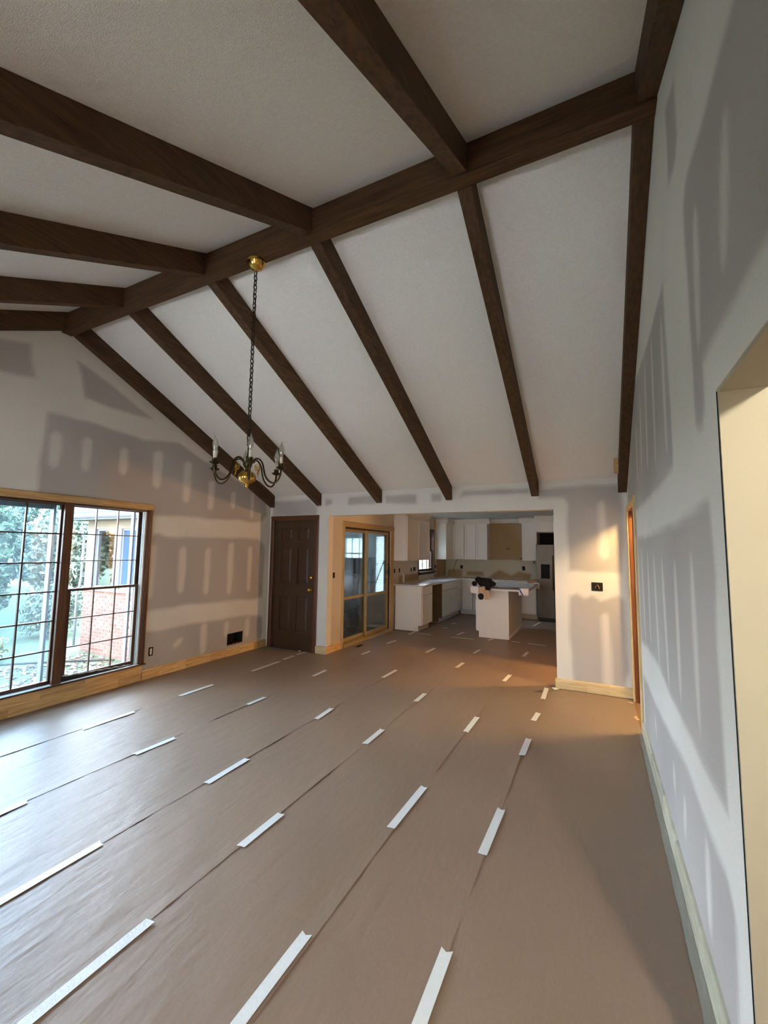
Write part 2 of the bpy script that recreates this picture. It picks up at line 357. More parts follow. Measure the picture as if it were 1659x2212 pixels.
def gridslab(name, axis, pos, thick, u0, u1, v0, v1, m, holes=(), st=0.03, patches=None, colf=None, top=None, vt=2.2, zf=None, kind='structure', parent=None, label=None, cat=None, group=None):
    """slab with rectangular holes; the face at pos carries a fine grid with colours; thick is signed (0: no back)"""
    us = steps(u0, u1, st, [h[0] for h in holes]+[h[1] for h in holes]); vs = steps(v0, v1, st, [h[2] for h in holes]+[h[3] for h in holes]+([vt] if top else []))
    nu, nv = len(us), len(vs)
    U, V = np.meshgrid(us, vs, indexing='ij')
    V0 = V.copy()
    if top is not None:
        H = top(U); V = np.where(V > vt, vt+(V-vt)/(v1-vt)*(H-vt), V)
    keep = np.ones((nu-1, nv-1), bool)
    uc = (us[:-1]+us[1:])/2; vc = (vs[:-1]+vs[1:])/2
    for h in holes:
        keep &= ~((uc[:, None] > h[0]) & (uc[:, None] < h[1]) & (vc[None] > h[2]) & (vc[None] < h[3]))
    idx = lambda i, j: i*nv+j
    F = []; edges = {}
    for i in range(nu-1):
        for j in range(nv-1):
            if keep[i, j]: F.append((i*nv+j, (i+1)*nv+j, (i+1)*nv+j+1, i*nv+j+1))
    n0 = nu*nv; fs = list(F)
    if thick:
        fs += [tuple(q+n0 for q in reversed(f)) for f in F]
        K = np.zeros((nu+1, nv+1), bool); K[1:nu, 1:nv] = keep
        for i in range(nu):
            for j in range(nv-1):
                if K[i, j+1] != K[i+1, j+1]: a, b = idx(i, j), idx(i, j+1); fs.append((a, b, b+n0, a+n0))
        for i in range(nu-1):
            for j in range(nv):
                if K[i+1, j] != K[i+1, j+1]: a, b = idx(i, j), idx(i+1, j); fs.append((a, b, b+n0, a+n0))
    Uf, Vf = U.ravel(), V.ravel()
    Wf = np.full(Uf.shape, pos) if zf is None else pos+zf(Uf, Vf)
    k = 'xyz'.index(axis)
    def co(W):
        c = [Uf, Vf]; c.insert(k, W); return np.stack(c, 1)
    P = co(Wf)
    if thick: P = np.vstack([P, co(Wf+thick)])
    if parent is not None: org = np.array(ORG[parent])
    elif kind == 'structure': org = np.zeros(3)
    else: lo, hi = P.min(0), P.max(0); org = np.array([(lo[0]+hi[0])/2, (lo[1]+hi[1])/2, lo[2]])
    me = bpy.data.meshes.new(name); me.from_pydata((P-org).tolist(), [], fs); me.update()
    if patches is not None or colf is not None:
        col = paint(Uf, Vf, patches or []) if colf is None else colf(Uf, Vf)
        if thick: col = np.vstack([col, col])
        at = me.color_attributes.new('Col', 'FLOAT_COLOR', 'POINT')
        at.data.foreach_set('color', np.hstack([np.clip(col, 0, 1), np.ones((len(col), 1))]).ravel().astype(np.float32))
    if thick:
        bm = bmesh.new(); bm.from_mesh(me)
        bmesh.ops.delete(bm, geom=[q for q in bm.verts if not q.link_faces], context='VERTS')
        bmesh.ops.recalc_face_normals(bm, faces=bm.faces); bm.to_mesh(me); bm.free()
    else:
        me.polygons.foreach_set('use_smooth', [True]*len(me.polygons))
    me.materials.append(m)
    o = bpy.data.objects.new(name, me); C.objects.link(o)
    if parent is not None: o.parent = parent
    else: o.location = org
    ORG[o] = tuple(org); tag(o, label, cat, group, kind)
    return o
# ================================================================== room shell
W_, YR, ZC, SL = 5.184, -3.1786, 3.98, 0.4843
YF = 2*YR   # front eave wall
Hroof = lambda y: ZC-SL*np.abs(y-YR)
LP = [
  ('p',[(-3.9,3.42),(-3.47,3.53),(-3.45,3.38),(-3.41,3.21),(-3.56,3.18),(-3.9,3.16)]),
  ('p',[(-3.06,3.53),(-2.95,3.5),(-2.7,3.4),(-2.18,3.15),(-2.45,3.13),(-2.69,3.14),(-2.96,3.16),(-3.0,3.38)]),
  ('p',[(-3.29,2.9),(-3.2,2.91),(-2.92,2.91),(-2.28,2.87),(-1.78,2.94),(-1.38,2.78),(-0.91,2.64),(-0.35,2.45),(-0.12,2.32),(-0.09,2.12),(-0.2,2.02),(-0.36,1.99),(-0.7,2.0),(-1.22,1.98),(-1.62,1.98),(-1.88,1.98),(-2.05,1.96),(-3.32,1.98)]),
  ('p',[(-2.09,1.72),(-2.0,1.74),(-1.92,1.71),(-1.25,1.72),(-0.69,1.73),(-0.28,1.73),(-0.16,1.67),(-0.11,1.6),(-0.11,1.11),(-0.13,0.8),(-0.25,0.78),(-0.67,0.8),(-1.45,0.82),(-2.09,0.81)]),
  ('p',[(-2.12,0.57),(-1.9,0.55),(-1.72,0.56),(-1.32,0.56),(-0.95,0.56),(-0.62,0.55),(-0.22,0.53),(-0.12,0.49),(-0.1,0.23),(-0.15,0.10),(-2.15,0.08)]),
  ('p',[(-3.9,2.9),(-4.3,2.92),(-5.2,2.85),(-5.9,2.6),(-6.2,2.3),(-5.9,2.0),(-3.9,2.0)])]
for y0, y1, z0, z1 in [(-3.24,-3.15,2.36,2.72),(-2.94,-2.86,2.37,2.73),(-2.54,-2.46,2.4,2.71),(-2.13,-2.02,2.3,2.77),(-1.69,-1.59,2.17,2.72),(-1.28,-1.19,2.11,2.53),(-0.86,-0.79,2.16,2.42),(-0.46,-0.4,2.05,2.46),
  (-1.69,-1.6,.98,1.58),(-1.28,-1.2,.94,1.57),(-.87,-.78,.9,1.66),(-.47,-.4,.92,1.6),(-2.11,-2.04,.95,1.61),(-1.29,-1.2,.13,.54),(-.88,-.81,.3,.51),(-.47,-.39,.22,.51)]:
    ym = (y0+y1)/2; LP.append(('s', [(y0, z1-.04), (ym, z1), (y1, z1-.02), (y1+.005, (z0+z1)/2), (y1-.01, z0+.03), (ym, z0), (y0+.005, z0+.04)]))
LP.append(('s', [(-1.64,.39),(-1.61,.40),(-1.57,.38),(-1.64,.32),(-1.68,.30),(-1.71,.33)]))
BP = [
  ('p',[(0.07,2.36),(0.79,2.36),(0.94,2.22),(0.94,2.1),(0.05,2.12),(0.05,2.28)]),
  ('p',[(1.1,2.35),(1.22,2.35),(1.23,2.28),(1.1,2.25)]),
  ('p',[(1.52,2.37),(1.99,2.38),(2.0,2.25),(1.52,2.26)]),
  ('p',[(2.14,2.36),(2.63,2.36),(2.63,2.23),(2.15,2.25)]),
  ('p',[(2.85,2.35),(2.99,2.35),(3.01,2.27),(2.97,2.24),(2.85,2.25)]),
  ('p',[(3.29,2.38),(4.13,2.36),(4.14,2.3),(3.84,2.3),(3.25,2.3)]),
  ('p',[(4.25,2.35),(5.13,2.36),(5.13,2.25),(5.14,1.81),(5.11,1.5),(5.1,1.34),(4.96,1.36),(4.69,1.36),(4.56,1.36),(4.56,2.15),(4.53,2.22),(4.25,2.24)]),
  ('p',[(4.56,1.07),(4.64,1.1),(4.72,1.05),(4.81,1.09),(4.89,1.03),(5.06,1.1),(5.11,1.05),(5.13,0.6),(5.14,0.3),(5.09,0.10),(4.58,0.08),(4.55,0.69)]),
  ('s',[(4.89,2.13),(4.93,2.17),(4.95,2.12),(4.97,1.74),(4.97,1.53),(4.93,1.5),(4.89,1.55)]),
  ('s',[(4.89,0.86),(4.93,0.9),(4.95,0.86),(4.97,0.41),(4.97,0.13),(4.93,0.1),(4.89,0.14)])]
RP = [
  ('p',[(-3.61,3.45),(-3.6,3.34),(-3.61,3.19),(-3.54,3.14),(-3.37,3.18),(-3.4,3.42),(-3.4,3.52)]),
  ('p',[(-3.12,2.89),(-3.11,2.7),(-3.14,2.39),(-3.16,2.03),(-3.13,1.97),(-2.71,1.95),(-1.2,1.95),(-0.15,2.1),(-0.21,2.3),(-1.51,2.98),(-2.48,2.9),(-2.81,2.89)]),
  ('p',[(-3.67,2.02),(-3.75,1.98),(-3.8,2.05),(-3.8,2.2),(-5.9,2.21),(-6.1,2.3),(-5.2,2.86),(-4.22,2.88),(-3.96,2.9),(-3.71,2.92),(-3.65,2.86),(-3.65,2.4)]),
  ('p',[(-1.13,1.71),(-2.1,1.69),(-2.81,1.71),(-3.26,1.71),(-3.58,1.73),(-3.72,1.74),(-3.79,1.74),(-3.81,1.48),(-3.79,1.28),(-3.79,1.08),(-3.8,0.80),(-3.34,0.8),(-3.0,0.82),(-2.57,0.84),(-2.07,0.88),(-1.1,0.82)]),
  ('p',[(-1.15,0.55),(-2.27,0.57),(-3.11,0.64),(-3.54,0.59),(-3.75,0.59),(-3.82,0.52),(-3.81,0.33),(-3.77,0.08),(-1.15,0.08)])]
for P in [[(-4.19,2.71),(-4.18,2.5),(-4.10,2.34),(-4.11,2.55)],[(-3.82,2.72),(-3.83,2.5),(-3.77,2.27),(-3.73,2.5)],[(-2.99,2.76),(-3.02,2.4),(-2.98,2.08),(-2.94,2.44)],
  [(-2.59,2.85),(-2.62,2.45),(-2.55,2.09),(-2.52,2.48)],[(-2.21,2.85),(-2.23,2.48),(-2.13,2.15),(-2.11,2.52)],[(-1.82,2.77),(-1.84,2.46),(-1.72,2.18),(-1.7,2.49)],[(-1.40,2.66),(-1.44,2.4),(-1.36,2.16),(-1.32,2.4)],
  [(-3.45,1.57),(-3.49,1.25),(-3.44,0.91),(-3.4,1.23)],[(-3.05,1.53),(-3.08,1.22),(-3.04,0.91),(-3.01,1.21)],[(-2.61,1.55),(-2.68,1.21),(-2.67,0.87),(-2.59,1.2)],[(-2.24,1.56),(-2.32,1.22),(-2.29,0.88),(-2.22,1.2)],
  [(-1.88,1.58),(-1.92,1.27),(-1.85,0.95),(-1.8,1.26)],[(-1.42,1.62),(-1.52,1.25),(-1.48,0.88),(-1.37,1.24)],[(-2.72,0.48),(-2.76,0.43),(-2.7,0.34),(-2.66,0.38)],[(-3.02,0.46),(-3.04,0.4),(-2.97,0.28),(-2.96,0.36)],
  [(-3.47,0.53),(-3.49,0.39),(-3.44,0.21),(-3.43,0.35)],[(-1.92,0.46),(-1.97,0.41),(-1.95,0.34),(-1.89,0.39)]]:
    (ya_, za_), (yb3, zb3) = P[0], P[2]; hw3 = 0.036 if za_-zb3 > .2 else 0.024
    RP.append(('s', [(ya_+(yb3-ya_)*t+s*hw3*wq_, za_+(zb3-za_)*t) for s, ts in ((1, (0, .08, .35, .7, .93)), (-1, (1, .93, .7, .35, .08))) for t, wq_ in zip(ts, ((0,.6,1,.9,.5) if s == 1 else (0,.5,.9,1,.6)))]))
# floor
fl = bx(-0.15, 7.3, YF-0.15, 5.9, -0.15, 0).build('floor', MT['kfloor'], kind='structure')
WIN = (-5.54, -2.16, 0.20, 2.02)
wl = gridslab('wall_left', 'x', 0, -0.15, YF-0.13, 0.13, 0, 4.0, MT['drywall'], holes=[WIN, (-0.82,-0.515,0.155,0.325)], patches=LP, top=Hroof)
wb = gridslab('wall_back', 'y', 0, 0.13, 0, W_, 0, 2.44, MT['drywall'], holes=[(0.085,0.935,-1,2.06),(1.17,4.405,-1,2.095)], patches=BP)
wr = gridslab('wall_right', 'x', W_, 0.118, YF-0.13, 0.13, 0, 4.0, MT['drywall'], holes=[(-0.985,-0.10,-1,2.05),(-5.95,-3.945,-1,2.05)], patches=RP, top=Hroof)
FP = [('p',[(0.1,2.3),(5.0,2.3),(5.0,2.0),(0.1,2.0)])]
wf = gridslab('wall_front', 'y', YF, -0.13, 0, W_, 0, 2.44, MT['drywall'], holes=[(1.1,1.9,1.0,1.95),(3.2,3.9,1.0,1.95)], st=0.1, patches=FP)
# sloping ceilings (closed slabs)
yb, yf = 0.14, YF-0.14
zb = ZC-SL*(yb-YR); T = 0.2
MB().prism([(YR, ZC), (yb, zb), (yb, zb+T), (YR, ZC+T), (yf, zb+T), (yf, zb)], 'x', -0.16, W_+0.13).build('ceiling', MT['ceil'], kind='structure')
# kitchen shell
KY, KX0, KX1, KZ = 5.72, 1.17, 5.184, 2.42
bx(1.03, 5.4, 0.131, 5.9, KZ, KZ+0.15).build('ceiling', MT['kceil'], kind='structure')
KP = [('p',[(3.75,0.9),(4.6,0.9),(4.6,1.0),(3.75,1.02)]),('p',[(2.75,1.0),(3.6,1.0),(3.6,1.12),(2.75,1.15)])]
TAN = np.array(lin((196,176,146))); TAN2 = np.array(lin((150,122,84)))
kl = gridslab('wall_kitchen_left', 'x', KX0, -0.13, 0.13, KY+0.1, 0, KZ, MT['drywall'], holes=[(0.47,2.19,-1,1.955),(3.70,4.76,1.09,2.10)], st=0.05,
    colf=lambda U, V: paint(U, V, [('p',[(2.62,.9),(3.75,.9),(3.75,1.08),(2.62,1.05)]),('p',[(4.95,.9),(5.7,.9),(5.7,1.37),(4.95,1.37)])], base=np.array(lin((196,188,174))), pap=TAN2))
kb = gridslab('wall_kitchen_back', 'y', KY, 0.13, KX0, 5.3, 0, KZ, MT['drywall'], st=0.04,
    colf=lambda U, V: paint(U, V, [('p',[(2.375,1.37),(3.215,1.37),(3.215,2.39),(2.375,2.39)]),('p',[(1.2,.9),(1.62,.9),(1.62,1.1),(1.24,1.1)]),('p',[(1.75,.95),(2.2,.95),(2.2,1.05),(1.75,1.05)]),('p',[(2.3,.9),(3.35,.9),(3.4,1.02),(3.1,1.1),(2.9,.98),(2.6,1.12),(2.45,1.0)])], base=np.array(lin((186,180,160))), pap=TAN2))
gridslab('wall_kitchen_right', 'x', KX1, 0.1, 0.13, KY+0.1, 0, KZ, MT['drywall'], holes=[(0.2,0.838,-1,2.08)], st=0.2, patches=[])
# hall beyond the right wall
bx(5.302, 7.3, YF-0.15, 3.0, 2.40, 2.5).build('ceiling', MT['kceil'], kind='structure')
for nm, a in (('wall_hall_far', (7.2, 7.3, YF-0.15, 3.0, 0, 2.4)), ('wall_hall_front', (5.302, 7.2, YF-0.15, YF-0.05, 0, 2.4)), ('wall_hall_end', (5.302, 7.2, 2.9, 3.0, 0, 2.4)),
              ('wall_hall_light_block', (5.302, 7.2, 0.08, 0.18, 0, 2.4)), ('wall_hall_light_block', (5.302, 7.2, -2.6, -2.5, 0, 2.4))):  # both partitions added to keep the light of the hall lamps apart
    bx(*a).build(nm, MT['hallwall'], kind='structure')
# cream jamb and soffit lining of the near doorway
jb = bx(5.187, 5.302, -3.957, -3.946, 0, 2.049).build('trim_1', MT['jamb'], kind='structure')
bx(5.187, 5.302, -5.94, -3.957, 2.040, 2.049).build('trim_2', MT['jamb'], kind='structure')
bx(5.1845, 5.187, -3.9475, -3.9435, 0.0, 2.045).build('trim_3', MT['void'], kind='structure')  # thin near-black strip painting the shade of the edge gap

# ------------------------------------------------------------------ baseboards from finger-jointed pine boards
def baseboard(name, axis, fixed, off, a, b, h, mats, label, cuts, t=0.016):
    base = thing(name, (0, 0, 0), label, kind='structure')
    pts = [a]+[c for c in cuts if a < c < b]+[b]
    for i in range(len(pts)-1):
        g = 0.0006
        lo, hi = pts[i]+g, pts[i+1]-g
        s = 1 if off > 0 else -1
        prof = [(0, 0), (t*s, 0), (t*s, h-0.014), (t*s*0.55, h-0.004), (0, h)]
        if axis == 'y': MB().prism([(fixed+p, 0.0065+z*0.995) for p, z in prof], 'y', lo, hi).build('pine_board', mats, base)
        else: MB().prism([(fixed+p, 0.0065+z*0.995) for p, z in prof], 'x', lo, hi).build('pine_board', mats, base)
    return base
baseboard('baseboard_left', 'y', 0, 1, -2.12, -0.02, 0.112, MT['piney'], 'finger-jointed raw pine baseboard', [-1.9,-1.52,-1.12,-0.83,-0.57,-0.28])
baseboard('baseboard_back', 'x', 0, -1, 4.385, 5.172, 0.112, MT['pinex'], 'raw pine baseboard under the grey wall', [4.72,4.95])
baseboard('baseboard_back', 'x', 0, -1, 0.985, 1.185, 0.112, MT['pinex'], 'short raw pine baseboard beside the brown door', [])
baseboard('baseboard_kitchen', 'y', 1.17, 1, -0.016, 0.40, 0.112, MT['piney'], 'raw pine baseboard beside the sliding door', [])
baseboard('baseboard_right', 'y', W_, -1, -3.94, -1.06, 0.125, MT['pinegrey'], 'pale pine baseboard of the right wall', [-3.3,-2.75,-2.3,-1.7])

# ------------------------------------------------------------------ beams
bw, Zb0, Zt = 0.0871, 2.2574, 3.7744
XB = [0.0, 0.9376, 1.9999, 3.057, 4.1565, W_-bw]
ordn = ['against the window wall', 'second from the window wall', 'third from the window wall', 'fourth from the window wall', 'second from the doorway wall', 'against the doorway wall']
for i, x in enumerate(XB):
    y0, y1 = YR+0.0467, -0.004
    s = (Zt-Zb0)/(YR+0.0467)
    zA, zB = Zt, Zb0
    poly = [(y0, zA), (y1, zB), (y1, Hroof(y1)-.0005), (y0, Hroof(y0)-.0005)]
    e = 0.001 if i == 0 else (-0.001 if i == 5 else 0)
    MB().prism(poly, 'x', x+e, x+bw+e).build('ceiling_beam', MT['beamy'], bev=0.003, label='dark brown ceiling beam of the kitchen-side slope, '+ordn[i], cat='beam', group='kitchen-side rafter beams')
for i, x in enumerate(XB):
    y0, y1 = YR-0.0467, YF+0.004
    poly = [(y0, Zt), (y1, Zb0), (y1, Hroof(y1)-.0005), (y0, Hroof(y0)-.0005)]
    e = 0.001 if i == 0 else (-0.001 if i == 5 else 0)
    MB().prism(poly, 'x', x+e, x+bw+e).build('ceiling_beam', MT['beamy'], bev=0.003, label='dark brown ceiling beam of the slope overhead, '+ordn[i], cat='beam', group='front-slope rafter beams')
rb = thing('ridge_beam', (2.6, YR, 3.758), 'long dark brown ridge beam crossing the whole vaulted ceiling', 'beam')
MB().box(0.001, W_-0.001, YR-0.0467, YR+0.0467, 3.758, 3.875).build('lower_board', MT['beamx'], rb, bev=0.003)
MB().box(0.001, W_-0.001, YR-0.042, YR+0.042, 3.877, Hroof(YR-0.042)-0.002).build('upper_board', MT['beamx'], rb)
# small board offcuts beside two beam ends
MB().prism([(-0.33,2.435),(-0.27,2.435),(-0.27,2.566),(-0.33,2.595)], 'x', 5.053, 5.0945).build('wood_offcut', MT['piney'], label='short raw wood block beside the last beam by the doorway wall', cat='block')
MB().prism([(-0.42,2.60),(-0.05,2.435),(-0.05,2.460),(-0.30,2.578),(-0.42,2.635)], 'x', 0.089, 0.112).build('wood_offcut', MT['beamy'], label='thin brown wood strip along the beam end above the brown door', cat='block')

# ------------------------------------------------------------------ kraft floor paper
SE = [0.018, 0.85, 1.675, 2.47, 3.13, 3.79, 4.292, 5.166]
KRAFT = np.array(lin((130,109,92)))
def papercol(seed):
    def f(U, V):
        n = 0.03*np.sin(U*3.1+seed)+0.03*np.sin(V*1.9+seed*2)+0.02*np.sin(V*7+U*5+seed)
        c = KRAFT[None]*(1+n[:, None])
        blob = [(4.20,-0.235,.035,.018),(4.235,-0.215,.02,.03),(4.255,-0.25,.03,.012),(4.225,-.245,.028,.02)]
        for bxx, byy, ra, rb_ in blob:
            m = (((U-bxx)/ra)**2+((V-byy)/rb_)**2) < 1
            c[m] = lin((62,30,22))
        return c
    return f
def paperz(seed, u0, u1, seam=True):
    def f(U, V):
        z = 0.0007*np.sin(V*6.3+U*9+seed)+0.0006*np.sin(V*15+U*21+2*seed)+0.0005*np.sin(V*31-U*17+seed)
        z += 0.0016*np.exp(-((U-u1)/0.020)**2)*(1.6+.7*np.sin(V*3.1+seed))+0.0004*np.sin(V*47+U*60)
        for q in range(5):
            a = math.sin(seed*3.7+q*2.1); cy = -5.2+q*1.25+a*.4; cx = (u0+u1)/2+0.3*math.sin(q*5+seed)
            t = (U-cx)*math.cos(1.1+a*.4)-(V-cy)*math.sin(1.1+a*.4); r = (U-cx)*math.sin(1.1+a*.4)+(V-cy)*math.cos(1.1+a*.4)
            z += 0.0016*np.exp(-(t/0.02)**2-(r/0.42)**2)
        return np.clip(z, -0.0016, 0.0048)
    return f
places = ['along the window wall', 'second from the window wall', 'third from the window wall, running into the kitchen', 'fourth from the window wall, under the hanging light', 'fifth from the window wall, running toward the island', 'narrow one, sixth from the window wall', 'along the wall with the doorways']
for i in range(7):
    u0, u1 = SE[i]-(0.03 if i else 0), SE[i+1]
    yb_ = -0.022 if i == 0 else 2.27
    holes = []
    if i == 1: holes = [(0, 1.172, -0.022, 9), (1.285, 1.36, 0.66, 0.86)]
    if i == 6: holes = [(4.38, 9, -0.022, 0.14)]
    gridslab('floor_paper', 'z', 0.0022+0.0003*(6-i), 0, u0, u1 if i < 6 or True else u1, -6.3, yb_, MT['paper'], holes=holes, st=0.045, colf=papercol(i*1.3), zf=paperz(i*1.7, u0, u1), kind=None,
             label='sheet of reddish brown floor paper, '+places[i], cat='floor paper', group='floor paper sheets of the living room')
for i, (a, b, pl) in enumerate([(1.72,2.50,'between sink cabinets and island'),(2.47,3.15,'under the island'),(3.12,3.85,'in front of the refrigerator'),(3.82,5.16,'right of the refrigerator front')]):
    gridslab('floor_paper', 'z', 0.0015+0.0003*(3-i), 0, a, b, 2.24, 5.22 if i < 2 else 4.95, MT['paper'], st=0.08, colf=papercol(i*2.3+9), zf=None, kind=None,
             label='sheet of brown floor paper in the kitchen, '+pl, cat='floor paper', group='floor paper sheets of the kitchen')
# masking tape strips on the seams
TP = {
 'on the seam nearest the window wall': [(0.855,-0.674,0.863,-1.216),(0.827,-0.302,0.826,-0.565),(0.83,-0.023,0.813,-0.237),(0.872,-1.828,0.860,-2.265),(0.870,-2.761,0.872,-3.222)],
 'on the second seam from the window wall': [(1.66,-0.705,1.67,-1.014),(1.679,-1.864,1.67,-2.114),(1.703,-2.959,1.685,-3.294),(1.689,-3.969,1.697,-4.35),(1.672,1.431,1.649,1.112),(1.658,0.508,1.654,0.248),(1.653,2.356,1.665,2.029)],
 'on the third seam from the window wall': [(2.459,-0.247,2.454,-0.643),(2.471,-1.792,2.49,-2.084),(2.482,-2.941,2.486,-3.323),(2.468,-3.98,2.465,-4.55),(2.474,1.205,2.458,0.847),(2.50,2.807,2.471,2.436)],
 'on the fourth seam from the window wall': [(3.131,0.544,3.12,0.252),(3.123,-0.937,3.126,-1.213),(3.135,-2.002,3.133,-2.316),(3.141,-3.344,3.135,-3.667),(3.135,-4.161,3.134,-4.623),(3.141,1.461,3.117,1.165),(3.142,2.46,3.092,2.251)],
 'on the fifth seam from the window wall': [(3.824,0.262,3.804,-0.055),(3.8,-1.323,3.794,-1.7),(3.786,-2.679,3.77,-3.165),(3.754,-3.919,3.754,-4.42),(3.844,1.681,3.826,1.345),(3.681,4.818,3.606,4.218)],
 'on the seam nearest the doorway wall': [(4.295,-0.075,4.299,-0.492),(4.303,-0.932,4.284,-1.161),(4.301,-1.583,4.295,-1.915),(4.292,-2.691,4.281,-3.136),(4.285,-3.727,4.287,-4.25)],
 'laid crosswise at the kitchen end': [(1.703,2.273,2.031,2.215),(2.425,2.206,2.845,2.223),(3.469,2.373,3.626,2.346),(3.751,2.349,4.056,2.302)],
 'on the kitchen floor by the cabinets': [(2.062,3.107,2.018,2.971),(2.045,3.725,2.025,3.549)],
 'along the sliding door sill': [(1.19,2.275,1.201,1.288)]}
names_ = ['nearest the camera', 'second from the camera', 'third from the camera', 'fourth from the camera', 'fifth from the camera', 'sixth from the camera', 'farthest from the camera']
for seam, L_ in TP.items():
    L_ = sorted(L_, key=lambda t: (t[0]-CAM.x)**2+(t[1]-CAM.y)**2)
    for k, (xa, ya, xb, yb2) in enumerate(L_):
        d = Vector((xb-xa, yb2-ya, 0)); n = Vector((-d.y, d.x, 0)).normalized(); ln = d.length; hw_ = 0.0235
        up_, dn_ = [], []
        K = max(4, int(ln/0.05))
        jag = [rnd.uniform(-.010, .010) for _ in range(4)]
        def zz(t): return 0.0095+0.0006*math.sin(t*9+k)
        pts = []
        for q in range(K+1):
            t = q/K; c = Vector((xa, ya, 0))+d*t
            pts.append((c+n*hw_, c-n*hw_, zz(t*ln)))
        vs, fs = [], []
        for q, (a, b, z) in enumerate(pts):
            m_ = (a+b)/2
            if q == 0: a = a+d.normalized()*jag[0]; b = b+d.normalized()*jag[1]; m_ = m_+d.normalized()*0.006
            if q == K: a = a+d.normalized()*jag[2]; b = b+d.normalized()*jag[3]; m_ = m_-d.normalized()*0.006
            for p in (a, m_, b): vs += [(p.x, p.y, z), (p.x, p.y, z-0.0006)]
        for q in range(K):
            o = q*6; p = o+6
            fs += [(o, o+2, p+2, p), (o+2, o+4, p+4, p+2), (o+1, p+1, p+3, o+3), (o+3, p+3, p+5, o+5), (o, p, p+1, o+1), (o+4, o+5, p+5, p+4)]
        o = K*6; fs += [(0, 1, 3, 2), (2, 3, 5, 4), (o, o+2, o+3, o+1), (o+2, o+4, o+5, o+3)]
        MB().add(vs, fs).build('tape_strip', MT['tape'], label='white masking tape strip '+seam+(', '+names_[k] if len(L_) > 1 else ''), cat='tape', group='masking tape strips on the floor paper')
# grey masking paper folded along the right baseboard
vs, fs = [], []
K = 60
for q in range(K+1):
    y = -0.975-2.95*q/K
    xw = 0.006*math.sin(q*.9)+0.003*math.sin(q*2.7)
    vs += [(5.167, y, 0.014+0.002*math.sin(q*1.3)), (5.150+xw*.4, y, 0.010), (5.140-0.008*q/K+xw*.25, y, 0.0075)]
for q in range(K):
    for r in range(2): a = q*3+r; fs.append((a, a+1, a+4, a+3))
MB().add(vs, fs).build('masking_film', MT['film'], label='strip of grey masking film folded along the foot of the doorway wall', cat='masking film')
# floor register hole with torn flap
rg = thing('floor_register', (1.32, 0.76, 0.0), 'open floor register hole with a torn paper flap beside the sliding door', 'vent')
bx(1.285, 1.36, 0.66, 0.86, 0.0003, 0.0012).build('opening_shade_plate', MT['void'], rg)  # flat near-black plate painting the shade down the hole
MB().add([(1.285,.64,.004),(1.30,.70,.03),(1.275,.71,.045),(1.262,.66,.02),(1.268,.62,.005)], [(0,1,2,3,4)]).build('torn_flap', MT['card'], rg, label='curled torn paper flap')

# ------------------------------------------------------------------ outlets and openings in the walls
def outlet(x, y, z, face, w=0.055, h=0.09, label='', deep=0.004, double=False):
    o = thing('outlet_box', (x, y, z-h/2), label, 'outlet', 'open electrical boxes')
    dx = {'x': (1, 0), 'X': (-1, 0), 'y': (0, 1), 'Y': (0, -1)}[face]
    b = MB(); r = MB()
    if face in 'xX':
        s = dx[0]; b.box(x, x+s*0.0015, y-w/2, y+w/2, z-h/2, z+h/2)
        for a in (-1, 1):
            r.box(x, x+s*deep, y+a*w/2, y+a*(w/2-0.006), z-h/2, z+h/2); r.box(x, x+s*deep, y-w/2, y+w/2, z+a*h/2, z+a*(h/2-0.006))
        e = MB().box(x+s*.0015, x+s*.006, y-w*.22, y+w*.22, z-h*.36, z+h*.36)
    else:
        s = dx[1]; b.box(x-w/2, x+w/2, y, y+s*0.0015, z-h/2, z+h/2)
        for a in (-1, 1):
            r.box(x+a*w/2, x+a*(w/2-0.006), y, y+s*deep, z-h/2, z+h/2); r.box(x-w/2, x+w/2, y, y+s*deep, z+a*h/2, z+a*(h/2-0.006))
        e = MB().box(x-w*.22, x+w*.22, y+s*.0015, y+s*.006, z-h*.36, z+h*.36)
    b.build('recess_shade_plate', MT['void'], o); r.build('box_rim', MT['void'], o)  # flat near-black plate on the wall face paints the shade inside the box
    return o, e
o, e = outlet(0.0005, -2.015, 0.318, 'x', 0.055, 0.10, 'open outlet box with pale socket low beside the big window'); e.build('socket', MT['candle'], o)
o, e = outlet(4.852, -0.0005, 1.19, 'Y', 0.115, 0.095, 'wide open double switch box with wires on the grey back wall')
MB().tube([(4.83,-.002,1.17),(4.845,-.012,1.20),(4.86,-.01,1.215),(4.868,-.004,1.19)], .003, 5).build('wire', MT['card'], o)
MB().tube([(4.87,-.002,1.165),(4.875,-.012,1.18),(4.86,-.01,1.20)], .003, 5).build('wire', MT['tan'], o)
outlet(1.1705, 0.173, 1.175, 'x', 0.05, 0.085, 'open switch box on the tan wall left of the sliding door')
for yy, zz_, lb in ((2.41,1.162,'closest to the sliding door'),(2.65,1.163,'second from the sliding door'),(3.28,1.152,'third from the sliding door'),(3.43,1.166,'fourth from the sliding door'),(3.50,1.166,'just left of the kitchen window')):
    outlet(1.1705, yy, zz_, 'x', 0.05, 0.085, 'open box slot under the wall cabinet, '+lb)
outlet(1.1705, 4.87, 1.182, 'x', 0.07, 0.08, 'open box right of the kitchen window')
outlet(1.1705, 4.85, 0.95, 'x', 0.07, 0.05, 'open box low at the counter right of the kitchen window')
outlet(1.609, KY-.0005, 1.164, 'Y', 0.07, 0.09, 'open outlet box on the kitchen back wall left of the island')
outlet(3.209, KY-.0005, 1.171, 'Y', 0.07, 0.10, 'open outlet box on the kitchen back wall near the refrigerator')
